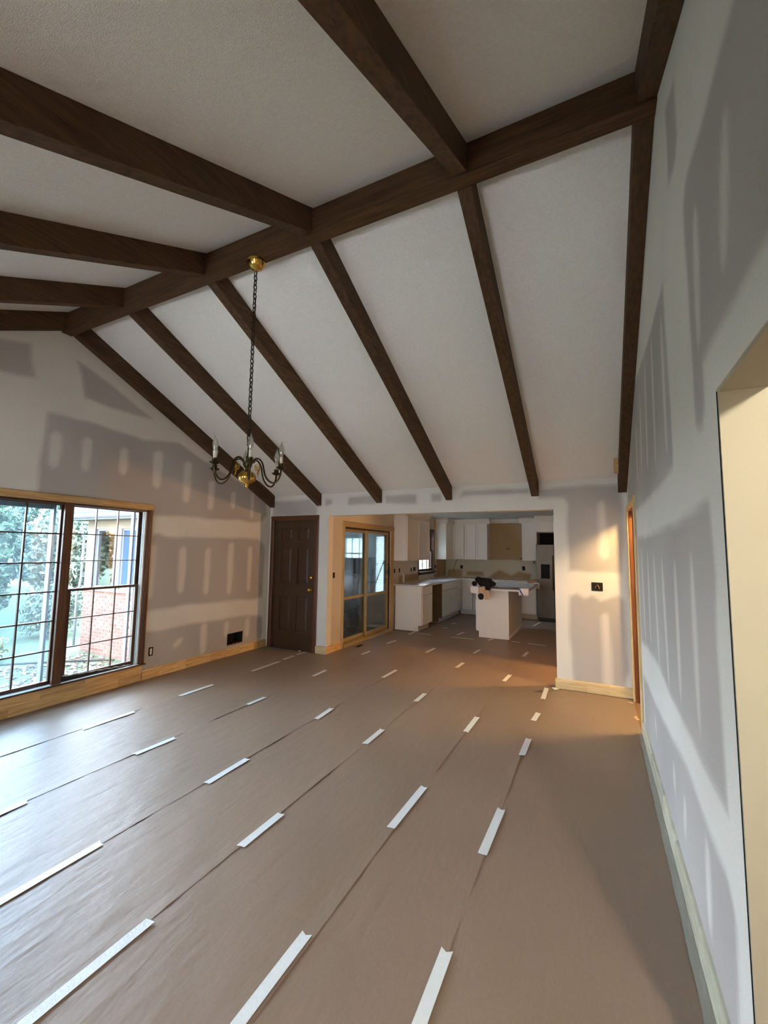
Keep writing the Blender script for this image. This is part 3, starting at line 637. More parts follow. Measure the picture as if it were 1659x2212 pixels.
MB().tube([(1.50,KY-.006,1.37),(1.46,KY-.02,1.30),(1.43,KY-.03,1.20),(1.40,KY-.025,1.10),(1.405,KY-.02,1.05),(1.415,KY-.02,1.03)], .005, 5).build('hanging_wire', MT['black'], label='thin wire hanging on the kitchen back wall below the wall cabinets', cat='wire')
MB().tube([(2.80,KY-.003,1.655),(2.84,KY-.02,1.662),(2.88,KY-.008,1.655)], .008, 5).build('cable_stub', MT['black'], label='dark cable stub in the middle of the bare tan wall area', cat='wire')
MB().tube([(3.12,KY-.003,1.43),(3.16,KY-.02,1.41),(3.20,KY-.01,1.395)], .009, 5).build('cable_stub', MT['black'], label='dark cable stub at the lower right of the bare tan wall area', cat='wire')
MB().tube([(3.46,KY-.005,1.37),(3.455,KY-.015,1.33),(3.46,KY-.01,1.29)], .010, 5).build('cable_stub', MT['black'], label='black cable end below the wall cabinet next to the refrigerator', cat='wire')
# hvac hole in the window wall, with a sheet metal duct behind and torn drywall edges
dv = thing('air_duct', (-0.07, -0.67, 0.155), 'open rectangular air duct hole with torn edges low on the left wall', 'vent')
d_ = MB().box(-0.149, -0.145, -0.82, -0.515, .155, .325).box(-0.149, -0.002, -0.82, -0.817, .155, .325).box(-0.149, -0.002, -0.518, -0.515, .155, .325).box(-0.149, -0.002, -0.817, -0.518, .155, .158).box(-0.149, -0.002, -0.817, -0.518, .322, .325)
d_.build('duct_sleeve', MT['void'], dv)
vs, fs = [], []
import itertools
tp_ = [(-.822+.307*i/14, .157+abs(.010*math.sin(i*2.3))+.006*(i % 3 == 0)) for i in range(15)]
for i, (y, z) in enumerate(tp_): vs += [(0.001, y, .150), (0.001, y, z)]
fs = [(2*i, 2*i+2, 2*i+3, 2*i+1) for i in range(14)]
MB().add(vs, fs).build('torn_edge', MT['card'], dv)
# ================================================================== windows
def SB(y, z, x):
    f = (4.8551-x)/4.8551
    return -5.4645+(y+5.4645)*f, 1.5659+(z-1.5659)*f
def sash(parent, name, x, t, y0, y1, z0, z1, st, rt_, rb, cols, rows, mw, frame, gl, muntin, lab=None):
    """sash in the plane x; stiles st, top rail rt_, bottom rail rb; muntin bars and panes are sub-parts"""
    b = MB().box(x-t/2, x+t/2, y0, y0+st, z0, z1).box(x-t/2, x+t/2, y1-st, y1, z0, z1)
    b.box(x-t/2, x+t/2, y0+st, y1-st, z1-rt_, z1).box(x-t/2, x+t/2, y0+st, y1-st, z0, z0+rb)
    s = b.build(name, frame, parent, bev=0.002, label=lab)
    ya, yb, za, zb_ = y0+st, y1-st, z0+rb, z1-rt_
    ys = [ya+(yb-ya)*i/cols for i in range(cols+1)]; zs = [za+(zb_-za)*i/rows for i in range(rows+1)]
    for v in ys[1:-1]: bx(x-t*.3, x+t*.3, v-mw/2, v+mw/2, za, zb_).build('muntin_bar', muntin, s)
    for v in zs[1:-1]: bx(x-t*.32, x+t*.32, ya, yb, v-mw/2, v+mw/2).build('muntin_bar', muntin, s)
    for i in range(cols):
        for j in range(rows):
            bx(x-.002, x+.002, ys[i]+mw/2, ys[i+1]-mw/2, zs[j]+mw/2, zs[j+1]-mw/2).build('pane', gl, s)
    return s
def sashes_double(w_, ylo, yhi):
    # ylo..yhi: glass limits measured in the wall plane
    xu, xl = -0.095, -0.06
    y0, z0 = SB(ylo, 1.139, xu); y1, z1 = SB(yhi, 1.980, xu)
    sash(w_, 'upper_sash', xu, 0.03, y0-.035, y1+.035, z0-.03, z1+.03, .035, .03, .03, 3, 3, .010, MT['sash'], MT['glass'], MT['sash'])
    y0, z0 = SB(ylo+.03, 0.262, xl); y1, z1 = SB(yhi+.02, 1.112, xl)
    sash(w_, 'lower_sash', xl, 0.03, y0-.045, y1+.04, z0-.035, z1+.024, .045, .024, .035, 3, 3, .011, MT['sash'], MT['glass'], MT['sash'])
w1 = thing('window_1', (0, -2.6, 0.2), 'double-hung brown window with small panes at the right end of the big window', kind='structure')
sashes_double(w1, -2.981, -2.283)
# tracks and jamb at the right end
MB().box(-0.15, 0.0, -2.172, -2.1605, 0.20, 2.02).build('side_jamb', MT['brownz'], w1)
tr = MB()
for x0_, x1_, yq in ((-0.048,-0.040,-2.195),(-0.030,-0.022,-2.195),(-0.014,-0.004,-2.19)): tr.box(x0_, x1_, yq, -2.172, 0.21, 2.01)
tr.build('metal_track', MT['blind'], w1, label='pale metal tracks')
MB().box(-0.118, -0.11, -2.21, -2.172, 0.21, 2.01).build('outer_stop', MT['extwhite'], w1)
w2 = thing('window_2', (0, -3.8, 0.2), 'large fixed brown window with small square panes left of the double-hung one', kind='structure')
y1, z1 = SB(-3.101, 1.982, -0.07); z0 = SB(-3.1, .256, -.07)[1]
pit = 0.289
sash(w2, 'fixed_sash', -0.07, 0.04, y1-pit*5-.05, y1+.035, z0-.045, z1+.04, .035, .04, .045, 5, 6, .013, MT['sash'], MT['glassblue'], MT['sash'])
MB().box(-0.13, 0.001, -3.045, -2.992, 0.20, 2.02).box(-0.02, 0.012, -3.06, -2.978, 0.20, 2.02).build('mullion_post', MT['brownz'], w2, bev=0.004)
MB().box(-0.13, 0.001, -4.665, -4.60, 0.20, 2.02).box(-0.02, 0.012, -4.675, -4.59, 0.20, 2.02).build('mullion_post', MT['brownz'], w2, bev=0.004)
w3 = thing('window_3', (0, -5.0, 0.2), 'double-hung brown window at the far left end of the big window', kind='structure')
sashes_double(w3, -5.385, -4.69)
MB().box(-0.15, 0.0, -5.54, -5.50, 0.20, 2.02).build('side_jamb', MT['brownz'], w3)
wt = thing('trim_4', (0, -3.8, 0), 'casing, sill and apron around the big window', kind='structure')
MB().prism([(0, 2.021), (0.012, 2.021), (0.022, 2.035), (0.022, 2.085), (0.014, 2.093), (0, 2.093)], 'y', -5.62, -2.104).build('pine_head_casing', MT['piney'], wt)
MB().box(-0.15, 0.0, -5.54, -2.1605, 1.998, 2.0195).build('head_jamb', MT['browny'], wt)
MB().prism([(0, -2.158), (0.012, -2.158), (0.023, -2.142), (0.023, -2.114), (0.014, -2.105), (0, -2.105)], 'z', 0.203, 2.020).build('brown_side_casing', MT['brownz'], wt, label='brown side casing')
MB().box(-0.15, 0.034, -5.62, -2.092, 0.186, 0.2015).build('window_stool', MT['browny'], wt, bev=0.003, label='dark brown sill board')
MB().box(-0.05, 0.020, -5.55, -2.17, 0.202, 0.2035).build('sill_liner', MT['tape'], wt, label='white tape line on the sill')
ap = [-2.125,-2.75,-3.15,-3.62,-4.2,-4.9,-5.6]
for i in range(6):
    MB().box(0.0005, 0.017, ap[i+1]+.0005, ap[i]-.0005, 0.095, 0.1855).build('pine_board', MT['piney'], wt)
bp_ = [-2.135,-2.4,-2.95,-3.4,-3.95,-4.6,-5.2,-6.2]
for i in range(7):
    MB().prism([(0.0005,.0065),(0.022,.0065),(0.022,.085),(0.012,.094),(0.0005,.094)], 'y', bp_[i+1]+.0005, bp_[i]-.0005).build('pine_board', MT['piney'], wt)
# black seal and torn white tape under the raised sash
sl = thing('sill_seal', (-0.03, -2.6, 0.2025), 'torn black plastic with white tape shreds along the window sill', 'plastic strip')
vs, fs = [], []
for i in range(25):
    t = i/24; y = -2.975+0.76*t; h = 0.050*(1-t)**0.9+0.004+0.004*math.sin(i*1.9)
    vs += [(-0.036, y, 0.2036), (-0.036, y, 0.2036+h), (-0.024, y, 0.2036+h*0.8), (-0.012, y, 0.2036)]
fs = [(4*i+a, 4*i+a+1, 4*i+a+5, 4*i+a+4) for i in range(24) for a in range(3)]
MB().add(vs, fs).build('black_film', MT['black'], sl)
vs, fs = [], []
for i in range(25):
    t = i/24; y = -2.95+0.66*t; h = 0.046*(1-t)+0.006+0.004*math.sin(i*1.7)
    vs += [(-0.022, y, 0.2036+h), (-0.020, y, 0.2036+h+0.006+0.006*abs(math.sin(i*2.1)))]
fs = [(2*i, 2*i+1, 2*i+3, 2*i+2) for i in range(24)]
MB().add(vs, fs).build('white_shred', MT['tape'], sl)
# exterior white storm frame and sill behind the panes
we = thing('trim_5', (-0.2, -3.8, 0.2), 'white exterior window surround', kind='structure')
for yy in (-2.205, -3.065, -4.685):
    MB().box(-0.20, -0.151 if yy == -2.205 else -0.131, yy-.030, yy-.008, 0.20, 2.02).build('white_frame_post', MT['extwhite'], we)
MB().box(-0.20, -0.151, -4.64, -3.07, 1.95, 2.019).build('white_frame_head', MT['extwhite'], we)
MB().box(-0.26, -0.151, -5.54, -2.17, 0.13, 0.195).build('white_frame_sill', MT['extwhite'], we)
# front wall windows, behind the camera, added to light the kitchen-side ceiling slope
for k, (a, b) in enumerate(((1.1, 1.9), (3.2, 3.9))):
    wq = thing('window_%d' % (5+k), ((a+b)/2, YF, 0.95), 'plain brown window added in the unseen front wall for daylight', kind='structure')
    MB().box(a, a+.05, YF-.12, YF, 1.0, 1.95).box(b-.05, b, YF-.12, YF, 1.0, 1.95).box(a+.05, b-.05, YF-.12, YF, 1.0, 1.05).box(a+.05, b-.05, YF-.12, YF, 1.90, 1.95).box((a+b)/2-.02, (a+b)/2+.02, YF-.1, YF-.03, 1.05, 1.90).build('window_frame', MT['brownz'], wq)
    MB().box(a+.05, (a+b)/2-.02, YF-.062, YF-.058, 1.05, 1.90).build('pane', MT['glass'], wq)
    MB().box((a+b)/2+.02, b-.05, YF-.062, YF-.058, 1.05, 1.90).build('pane', MT['glass'], wq)

# kitchen window in the left kitchen wall
w4 = thing('window_4', (1.17, 4.2, 1.1), 'brown kitchen window above the counter', kind='structure')
fk = MB().box(1.04, 1.185, 4.71, 4.775, 1.075, 2.115).box(1.04, 1.185, 3.69, 3.735, 1.075, 2.115).box(1.04, 1.185, 3.735, 4.71, 2.06, 2.115)
fk.build('window_frame', MT['brownz'], w4, bev=0.003)
MB().box(1.04, 1.225, 3.66, 4.80, 1.060, 1.088).box(1.171, 1.20, 3.70, 4.76, 1.02, 1.060).build('window_sill', MT['browny'], w4, bev=0.003)
sash(w4, 'lower_sash', 1.125, .03, 3.735, 4.71, 1.09, 1.60, .05, .035, .06, 3, 1, .022, MT['sash'], MT['glass'], MT['sash'])
sash(w4, 'upper_sash', 1.085, .03, 3.735, 4.71, 1.585, 2.06, .05, .04, .035, 3, 1, .022, MT['sash'], MT['glass'], MT['sash'])
MB().box(1.172, 1.19, 4.775, 4.83, 2.12, 2.355).build('raw_casing', MT['pinez'], w4, label='raw tan wood strip above the window')

# ================================================================== doors
# brown six-panel door in the back wall
d1 = thing('door_1', (0.51, 0, 0), 'dark brown six-panel door in the left corner', kind='structure')
dx0, dx1, dz1 = 0.1065, 0.9195, 2.0428
yface = 0.018
xs = [(0.243, 0.452), (0.582, 0.808)]; zs_ = [(0.265, 0.838), (1.02, 1.61), (1.716, 1.930)]
xs = [(0.235, 0.463), (0.575, 0.803)]
cu = sorted([dx0, dx1]+[q for p in xs for q in p]); cz = sorted([0.014, dz1]+[q for p in zs_ for q in p])
b = MB().box(dx0, dx1, yface+.012, yface+.04, 0.014, dz1)
for i in range(len(cu)-1):
    for j in range(len(cz)-1):
        if i in (1, 3) and j in (1, 3, 5): continue
        b.box(cu[i], cu[i+1], yface, yface+.012, cz[j], cz[j+1])
leaf = b.build('door_leaf', MT['door'], d1)
for (a, c) in xs:
    for (p, q) in zs_:
        m = 0.022; n_ = 0.05
        vs = [(a+m, yface+.0115, p+m), (c-m, yface+.0115, p+m), (c-m, yface+.0115, q-m), (a+m, yface+.0115, q-m), (a+n_, yface+.003, p+n_), (c-n_, yface+.003, p+n_), (c-n_, yface+.003, q-n_), (a+n_, yface+.003, q-n_)]
        MB().add(vs, [(4,5,6,7),(0,1,5,4),(1,2,6,5),(2,3,7,6),(3,0,4,7),(0,3,2,1)]).build('raised_panel', MT['door'], leaf)
MB().box(0.0865, 0.106, 0.0, 0.115, 0, 2.043).box(0.920, 0.9345, 0.0, 0.115, 0, 2.043).box(.106, .920, 0, .115, 2.043, 2.0585).build('door_frame', MT['brownz'], d1)
def casing_u(parent, a, b, top, wd, y0, y1, m, nm='door_casing'):
    MB().prism([(a-wd, y1), (a-wd, y0+.004), (a-wd+.008, y0), (a-.02, y0), (a, y0+.007), (a, y1)], 'z', 0.004, top).build(nm, m, parent)
    MB().prism([(b+wd, y1), (b+wd, y0+.004), (b+wd-.008, y0), (b+.02, y0), (b, y0+.007), (b, y1)], 'z', 0.004, top).build(nm, m, parent)
    MB().prism([(y1, top), (y0+.007, top), (y0, top+.02), (y0, top+wd-.008), (y0+.004, top+wd), (y1, top+wd)], 'x', a-wd, b+wd).build(nm, m, parent)
casing_u(d1, 0.103, 0.925, 2.045, 0.066, -0.018, -0.0005, MT['brownz'])
MB().lathe([(.0,0),(.012,.002),(.028,.004),(.030,.008),(.030,.010)], (0, 0, 0), 20).build('tmp', MT['brass'])
bpy.data.objects.remove(bpy.data.objects['tmp'])
def lathe_y(prof, c, n=18):
    mb = MB().lathe(prof, (0, 0, 0), n); mb.v = [(c[0]+x, c[1]-z, c[2]+y) for x, y, z in mb.v]; return mb
lathe_y([(.031,0),(.031,.006),(.014,.010),(.011,.028),(.022,.034),(.028,.046),(.026,.058),(.014,.064)], (0.852, yface, 0.945)).build('knob', MT['brass'], leaf, smooth=True, label='shiny brass door knob')
lathe_y([(.026,0),(.026,.008),(.020,.013),(.010,.014)], (0.852, yface, 1.131)).build('deadbolt', MT['brass'], leaf, smooth=True, label='brass deadbolt')
MB().box(.849, .855, yface-.030, yface-.014, 1.115, 1.147).build('thumb_turn', MT['brass'], leaf)
for hz in (0.25, 1.05, 1.82):
    MB().tube([(0.109, yface-.004, hz-.045), (0.109, yface-.004, hz+.045)], .006, 8).build('hinge', MT['darkbrass'], leaf)
MB().box(0.103, 0.925, -0.012, 0.10, 0.0, 0.012).build('threshold', MT['steel'], d1, label='pale metal threshold')
MB().box(0.70, 0.735, -.06, -.03, 0.0045, 0.018).build('plaster_crumb', MT['foam'], label='small white plaster chip on the floor before the brown door', cat='debris')

# door opening in the right wall near the corner
d2 = thing('door_2', (W_, -0.55, 0), 'narrow-looking side doorway with orange stained jamb in the right wall', kind='structure')
MB().box(W_+.001, W_+.117, -0.1145, -0.1005, 0, 2.035).box(W_+.04, W_+.075, -0.126, -0.1145, 0, 2.035).build('far_jamb', MT['orange'], d2, label='orange stained jamb')
MB().box(W_+.001, W_+.117, -0.984, -0.970, 0, 2.035).build('near_jamb', MT['orange'], d2)
MB().box(W_+.001, W_+.117, -0.970, -0.1145, 2.035, 2.0495).build('head_jamb', MT['orange'], d2)
MB().prism([(5.1825, -0.103), (5.170, -0.103), (5.163, -0.092), (5.163, -0.042), (5.170, -0.036), (5.1825, -0.036)], 'z', 0.004, 2.03).build('door_casing', MT['pinez'], d2)
MB().prism([(5.1825, -0.982), (5.170, -0.982), (5.163, -0.993), (5.163, -1.043), (5.170, -1.052), (5.1825, -1.052)], 'z', 0.004, 2.03).build('door_casing', MT['pinez'], d2)
MB().prism([(5.1825, 2.031), (5.170, 2.031), (5.163, 2.041), (5.163, 2.088), (5.170, 2.097), (5.1825, 2.097)], 'y', -1.052, -0.036).build('door_casing', MT['piney'], d2)
for nm, pts in (('nearer the right doorway casing', [(5.10,-.17),(5.13,-.155),(5.165,-.175),(5.14,-.185)]), ('on the orange-lit floor by the doorway', [(5.13,-.60),(5.155,-.57),(5.175,-.66),(5.15,-.67)])):
    MB().add([(x, y, .009+.004*(i % 2)) for i, (x, y) in enumerate(pts)]+[(x, y, .0065) for x, y in pts], [(0,1,2,3),(4,7,6,5),(0,4,5,1),(1,5,6,2),(2,6,7,3),(3,7,4,0)]).build('tape_scrap', MT['tan'], label='torn masking tape scrap '+nm, cat='tape scrap')
MB().add([(4.37,-.02,.012),(4.35,-.06,.022),(4.39,-.10,.010),(4.43,-.05,.014),(4.37,-.02,.0065),(4.35,-.06,.0065),(4.39,-.10,.0065),(4.43,-.05,.0065)], [(0,1,2,3),(4,7,6,5),(0,4,5,1),(1,5,6,2),(2,6,7,3),(3,7,4,0)]).build('tape_scrap', MT['tape'], label='crumpled white tape scrap at the foot of the kitchen opening corner', cat='tape scrap')

# sliding glass door in the left kitchen wall
sd = thing('door_3', (1.17, 1.3, 0), 'tan framed sliding glass door to the sunroom', kind='structure')
for (a, b_) in ((0.405, 0.468), (2.193, 2.345)):
    MB().prism([(1.1705, a), (1.182, a), (1.19, a+.01), (1.19, b_-.014), (1.184, b_), (1.1705, b_)], 'z', 0.004, 1.965).build('door_casing', MT['slidecase'], sd)
MB().prism([(1.1705, 1.957), (1.184, 1.957), (1.19, 1.97), (1.19, 2.035), (1.182, 2.046), (1.1705, 2.046)], 'y', 0.400, 2.35).build('door_casing', MT['slidecase'], sd)
MB().box(1.05, 1.165, 0.472, 0.492, 0, 1.953).box(1.05, 1.165, 2.168, 2.188, 0, 1.953).box(1.05, 1.165, .492, 2.168, 1.928, 1.953).build('door_frame', MT['sash'], sd)
MB().box(1.04, 1.20, 0.472, 2.188, 0.0, 0.055).build('sill_track', MT['olive'], sd, bev=0.004)
def panel(x, ya, yb_, nm):
    z0, z1 = 0.057, 1.926
    s = MB().box(x-.018, x+.018, ya, ya+.045, z0, z1).box(x-.018, x+.018, yb_-.045, yb_, z0, z1).box(x-.018, x+.018, ya+.045, yb_-.045, z1-.045, z1).box(x-.018, x+.018, ya+.045, yb_-.045, z0, z0+.06).build(nm, MT['olive'], sd, bev=.003)
    MB().box(x-.014, x+.016, ya+.045, yb_-.045, .745, .790).build('middle_rail', MT['olive'], s)
    MB().box(x-.003, x+.003, ya+.045, yb_-.045, z0+.06, .745).build('glass_pane', MT['glassdull'], s)
    MB().box(x-.003, x+.003, ya+.045, yb_-.045, .790, z1-.045).build('glass_pane', MT['glassdull'], s)
    MB().box(x-.019, x-.012, yb_-.075, yb_-.0455, z0+.06, z1-.045).build('edge_strip', MT['paleolive'], s, label='pale yellow edge strip')
    return s
pa = panel(1.085, 0.492, 1.330, 'fixed_panel'); pb = panel(1.130, 1.262, 2.168, 'sliding_panel')
MB().tube([(1.150,2.130,1.30),(1.185,2.130,1.28),(1.19,2.130,1.15),(1.185,2.130,1.02),(1.150,2.130,1.0)], .010, 8).build('handle', MT['black'], pb, label='black pull handle')
MB().box(1.149, 1.170, 2.085, 2.155, 1.10, 1.19).build('latch', MT['steel'], pb, label='metal latch plate')
# ================================================================== kitchen
def shaker(parent, nm, axis, pos, out, a0, a1, z0, z1, m=None, fr=0.055, t=0.033):
    """shaker front: frame with recessed centre; axis is the normal, out the outward sign"""
    m = m or MT['white']
    o1, o0 = pos+out*t, pos; oc = pos+out*t*0.62
    b = MB()
    def B(p, q, r, s, h):
        if axis == 'x': b.box(min(o0, h), max(o0, h), p, q, r, s)
        else: b.box(p, q, min(o0, h), max(o0, h), r, s)
    B(a0, a0+fr, z0, z1, o1); B(a1-fr, a1, z0, z1, o1); B(a0+fr, a1-fr, z0, z0+fr, o1); B(a0+fr, a1-fr, z1-fr, z1, o1); B(a0+fr, a1-fr, z0+fr, z1-fr, oc)
    return b.build(nm, m, parent)
def slabf(parent, nm, axis, pos, out, a0, a1, z0, z1, m=None, t=0.033):
    o0, o1 = sorted((pos, pos+out*t))
    b = MB()
    if axis == 'x': b.box(o0, o1, a0, a1, z0, z1)
    else: b.box(a0, a1, o0, o1, z0, z1)
    return b.build(nm, m or MT['white'], parent, bev=.002)
ZF = 0.0045
# base cabinet nearest the sliding door
c1 = thing('base_cabinet', (1.5, 2.7, ZF), 'narrow white base cabinet with drawer at the end of the counter by the sliding door', 'cabinet', 'white base cabinets')
MB().box(1.20, 1.70, 2.418, 2.975, ZF, .115).box(1.20, 1.75, 2.418, 2.975, .115, .866).build('body', MT['whitedull'], c1)
MB().prism([(1.20, ZF), (1.70, ZF), (1.70, .115), (1.765, .115), (1.765, .868), (1.20, .868)], 'y', 2.398, 2.4175).build('end_panel', MT['white'], c1)
shaker(c1, 'door', 'x', 1.752, 1, 2.425, 2.970, .128, .694); slabf(c1, 'drawer_front', 'x', 1.752, 1, 2.425, 2.970, .706, .862)
# sink cabinet after the dishwasher gap
c2 = thing('base_cabinet', (1.5, 4.1, ZF), 'white sink base cabinet between the dishwasher gap and the corner', 'cabinet', 'white base cabinets')
MB().box(1.20, 1.70, 3.58, 5.19, ZF, .115).box(1.20, 1.75, 3.58, 5.14, .115, .69).box(1.72, 1.75, 3.58, 5.14, .69, .866).box(1.20, 1.72, 3.58, 3.60, .69, .866).box(1.20, 1.72, 4.70, 5.14, .69, .866).build('body', MT['whitedull'], c2)
MB().prism([(1.20, .02), (1.70, .02), (1.70, .115), (1.785, .115), (1.785, .866), (1.20, .866)], 'y', 3.565, 3.579).build('side_panel', MT['sidepanel'], c2, label='brown raw side panel facing the gap')
shaker(c2, 'door', 'x', 1.752, 1, 3.612, 4.755, .128, .694); slabf(c2, 'false_drawer_front', 'x', 1.752, 1, 3.612, 4.755, .706, .862)
slabf(c2, 'corner_filler', 'x', 1.752, 1, 4.765, 5.14, .128, .862)
c3 = thing('base_cabinet', (2.4, 5.4, ZF), 'white corner base cabinets along the kitchen back wall, left of the island view', 'cabinet', 'white base cabinets')
MB().box(1.72, 3.575, 5.23, 5.70, ZF, .115).box(1.787, 3.575, 5.185, 5.70, .115, .866).build('body', MT['whitedull'], c3)
for a0, a1 in ((1.79, 2.045), (2.065, 2.62), (2.63, 3.185)): shaker(c3, 'door', 'y', 5.183, -1, a0, a1, .128, .862 if a0 < 2 else .694)
slabf(c3, 'drawer_front', 'y', 5.183, -1, 2.065, 2.62, .706, .862); slabf(c3, 'drawer_front', 'y', 5.183, -1, 2.63, 3.185, .706, .862)
shaker(c3, 'door', 'y', 5.183, -1, 3.20, 3.565, .128, .862, label if False else None)
# worktop with sink cut-out
wt_ = thing('countertop', (1.6, 4, .868), 'pale stone worktop running in an L along the left and back kitchen walls', 'worktop')
gridslab('counter_slab', 'z', .900, -.031, 1.171, 1.82, 2.372, 5.135, MT['stone'], holes=[(1.30, 1.60, 4.16, 4.62)], st=0.5, kind=None, parent=wt_)
gridslab('counter_slab', 'z', .900, -.031, 1.171, 3.595, 5.1352, 5.718, MT['stone'], st=1.0, kind=None, parent=wt_)
sk = thing('sink', (1.45, 4.4, .72), 'dark sink bowl sunk in the worktop below the kitchen window', 'sink')
MB().box(1.29, 1.61, 4.15, 4.63, .70, .71).box(1.285, 1.298, 4.15, 4.63, .71, .868).box(1.602, 1.615, 4.15, 4.63, .71, .868).box(1.298, 1.602, 4.145, 4.158, .71, .868).box(1.298, 1.602, 4.622, 4.635, .71, .868).build('bowl', MT['void'], sk)
MB().lathe([(.02,0),(.02,.02),(.008,.025)], (1.24, 4.42, .901), 12).build('faucet_cap', MT['steel'], label='small metal cap on the worktop behind the sink', cat='faucet cap')
MB().prism([(1.173,.902),(1.21,.902),(1.20,1.07),(1.173,1.10)], 'y', 2.83, 2.845).build('backsplash_offcut', MT['stone'], label='pale offcut leaning on the wall at the left end of the worktop', cat='offcut')
# wall cabinets
def crown(parent, axis, pos, out, a0, a1, ext=(0, 0)):
    pr = [(0, 2.282), (0.010, 2.282), (0.014, 2.31), (0.045, 2.375), (0.060, 2.395), (0.060, 2.418), (0, 2.418)]
    if axis == 'x': MB().prism([(pos+out*p, z) for p, z in pr], 'y', a0, a1).build('crown_moulding', MT['white'], parent)
    else: MB().prism([(pos+out*p, z) for p, z in pr], 'x', a0, a1).build('crown_moulding', MT['white'], parent)
u1 = thing('wall_cabinet', (1.32, 3.0, 1.372), 'white two-door wall cabinet between sliding door and kitchen window', 'cabinet', 'white wall cabinets')
MB().box(1.172, 1.447, 2.352, 3.615, 1.372, 2.30).build('body', MT['white'], u1, bev=.002)
shaker(u1, 'door', 'x', 1.449, 1, 2.357, 2.998, 1.375, 2.275); shaker(u1, 'door', 'x', 1.449, 1, 3.004, 3.612, 1.375, 2.275)
crown(u1, 'x', 1.464, 1, 2.33, 3.63); MB().prism([(2.350,2.30),(2.335,2.31),(2.300,2.375),(2.290,2.418),(2.350,2.418)], 'x', 1.172, 1.5).build('crown_moulding', MT['white'], u1)
MB().box(1.486, 1.494, 3.50, 3.508, 1.44, 1.47).build('door_bumper', MT['plate'], u1); MB().box(1.486, 1.494, 3.50, 3.508, 1.55, 1.56).build('door_bumper', MT['plate'], u1)
u2 = thing('wall_cabinet', (1.32, 5.0, 1.372), 'white corner wall cabinet right of the kitchen window', 'cabinet', 'white wall cabinets')
MB().box(1.172, 1.462, 4.852, 5.718, 1.372, 2.30).build('body', MT['white'], u2, bev=.002)
crown(u2, 'x', 1.464, 1, 4.83, 5.40); MB().prism([(4.85,2.29),(4.835,2.31),(4.80,2.375),(4.79,2.418),(4.85,2.418)], 'x', 1.172, 1.51).build('crown_moulding', MT['white'], u2)
u3 = thing('wall_cabinet', (1.9, 5.5, 1.372), 'white three-door wall cabinet left of the bare tan wall area', 'cabinet', 'white wall cabinets')
MB().box(1.464, 2.372, 5.433, 5.716, 1.372, 2.30).build('body', MT['white'], u3, bev=.002)
for a0, a1 in ((1.468, 1.768), (1.778, 2.070), (2.076, 2.369)): shaker(u3, 'door', 'y', 5.431, -1, a0, a1, 1.375, 2.275)
crown(u3, 'y', 5.414, -1, 1.51, 2.43)
u4 = thing('wall_cabinet', (3.4, 5.5, 1.372), 'narrow white wall cabinet right of the bare tan wall area', 'cabinet', 'white wall cabinets')
MB().box(3.222, 3.570, 5.433, 5.716, 1.372, 2.30).build('body', MT['white'], u4, bev=.002)
shaker(u4, 'door', 'y', 5.431, -1, 3.226, 3.566, 1.375, 2.275); crown(u4, 'y', 5.414, -1, 3.165, 3.60)
MB().prism([(5.62,2.31),(5.655,2.375),(5.66,2.418),(5.716,2.418),(5.716,2.30)], 'x', 2.373, 3.164).build('trim_6', MT['white'], kind='structure')
u5 = thing('wall_cabinet', (4.0, 5.2, 2.047), 'short white cabinet above the refrigerator', 'cabinet', 'white wall cabinets')
MB().box(3.60, 4.56, 4.92, 5.716, 2.047, 2.30).build('body', MT['white'], u5, bev=.002)
shaker(u5, 'door', 'y', 4.918, -1, 3.605, 4.078, 2.055, 2.275, fr=.045); shaker(u5, 'door', 'y', 4.918, -1, 4.085, 4.555, 2.055, 2.275, fr=.045); crown(u5, 'y', 4.901, -1, 3.59, 4.60)
MB().box(4.56, 4.58, 4.95, 5.70, ZF, 2.30).build('side_panel', MT['white'], u5)
MB().box(3.615, 4.555, 5.60, 5.61, 1.76, 2.047).build('gap_shade_board', MT['void'], u5)  # near-black board painting the shade in the gap above the refrigerator
# refrigerator
fr_ = thing('refrigerator', (4.07, 5.3, ZF), 'stainless steel side-by-side refrigerator with black water dispenser', 'refrigerator')
MB().box(3.615, 4.53, 5.03, 5.69, .06, 1.745).build('body', MT['black'], fr_)
MB().box(3.64, 4.50, 5.02, 5.08, ZF, .075).build('kick_plate', MT['black'], fr_)
dl = MB().box(3.604, 3.985, 4.965, 5.028, .085, 1.755).build('left_door', MT['steel'], fr_, bev=.006)
MB().box(3.995, 4.535, 4.965, 5.028, .085, 1.755).build('right_door', MT['steel'], fr_, bev=.006)
fx = MB().box(3.664, 3.703, 4.952, 4.966, .945, 1.335).box(3.895, 3.928, 4.952, 4.966, .945, 1.335).box(3.703, 3.895, 4.952, 4.966, 1.305, 1.335).box(3.703, 3.895, 4.952, 4.966, .945, .978).build('dispenser_frame', MT['steel'], dl)
MB().box(3.704, 3.894, 4.9635, 4.9645, .979, 1.304).box(3.704, 3.894, 4.956, 4.963, 1.20, 1.304).box(3.74, 3.86, 4.953, 4.963, 1.12, 1.19).build('dispenser', MT['void'], dl, label='black water dispenser recess')
MB().tube([(3.962,4.965,1.50),(3.962,4.915,1.50),(3.962,4.91,1.44),(3.962,4.91,.78),(3.962,4.915,.72),(3.962,4.965,.72)], .013, 8).build('door_handle', MT['darkbrass'], dl, label='dark bar handle')
MB().tube([(4.02,4.965,1.50),(4.02,4.915,1.50),(4.02,4.91,1.44),(4.02,4.91,.78),(4.02,4.915,.72),(4.02,4.965,.72)], .013, 8).build('door_handle', MT['darkbrass'], fr_)
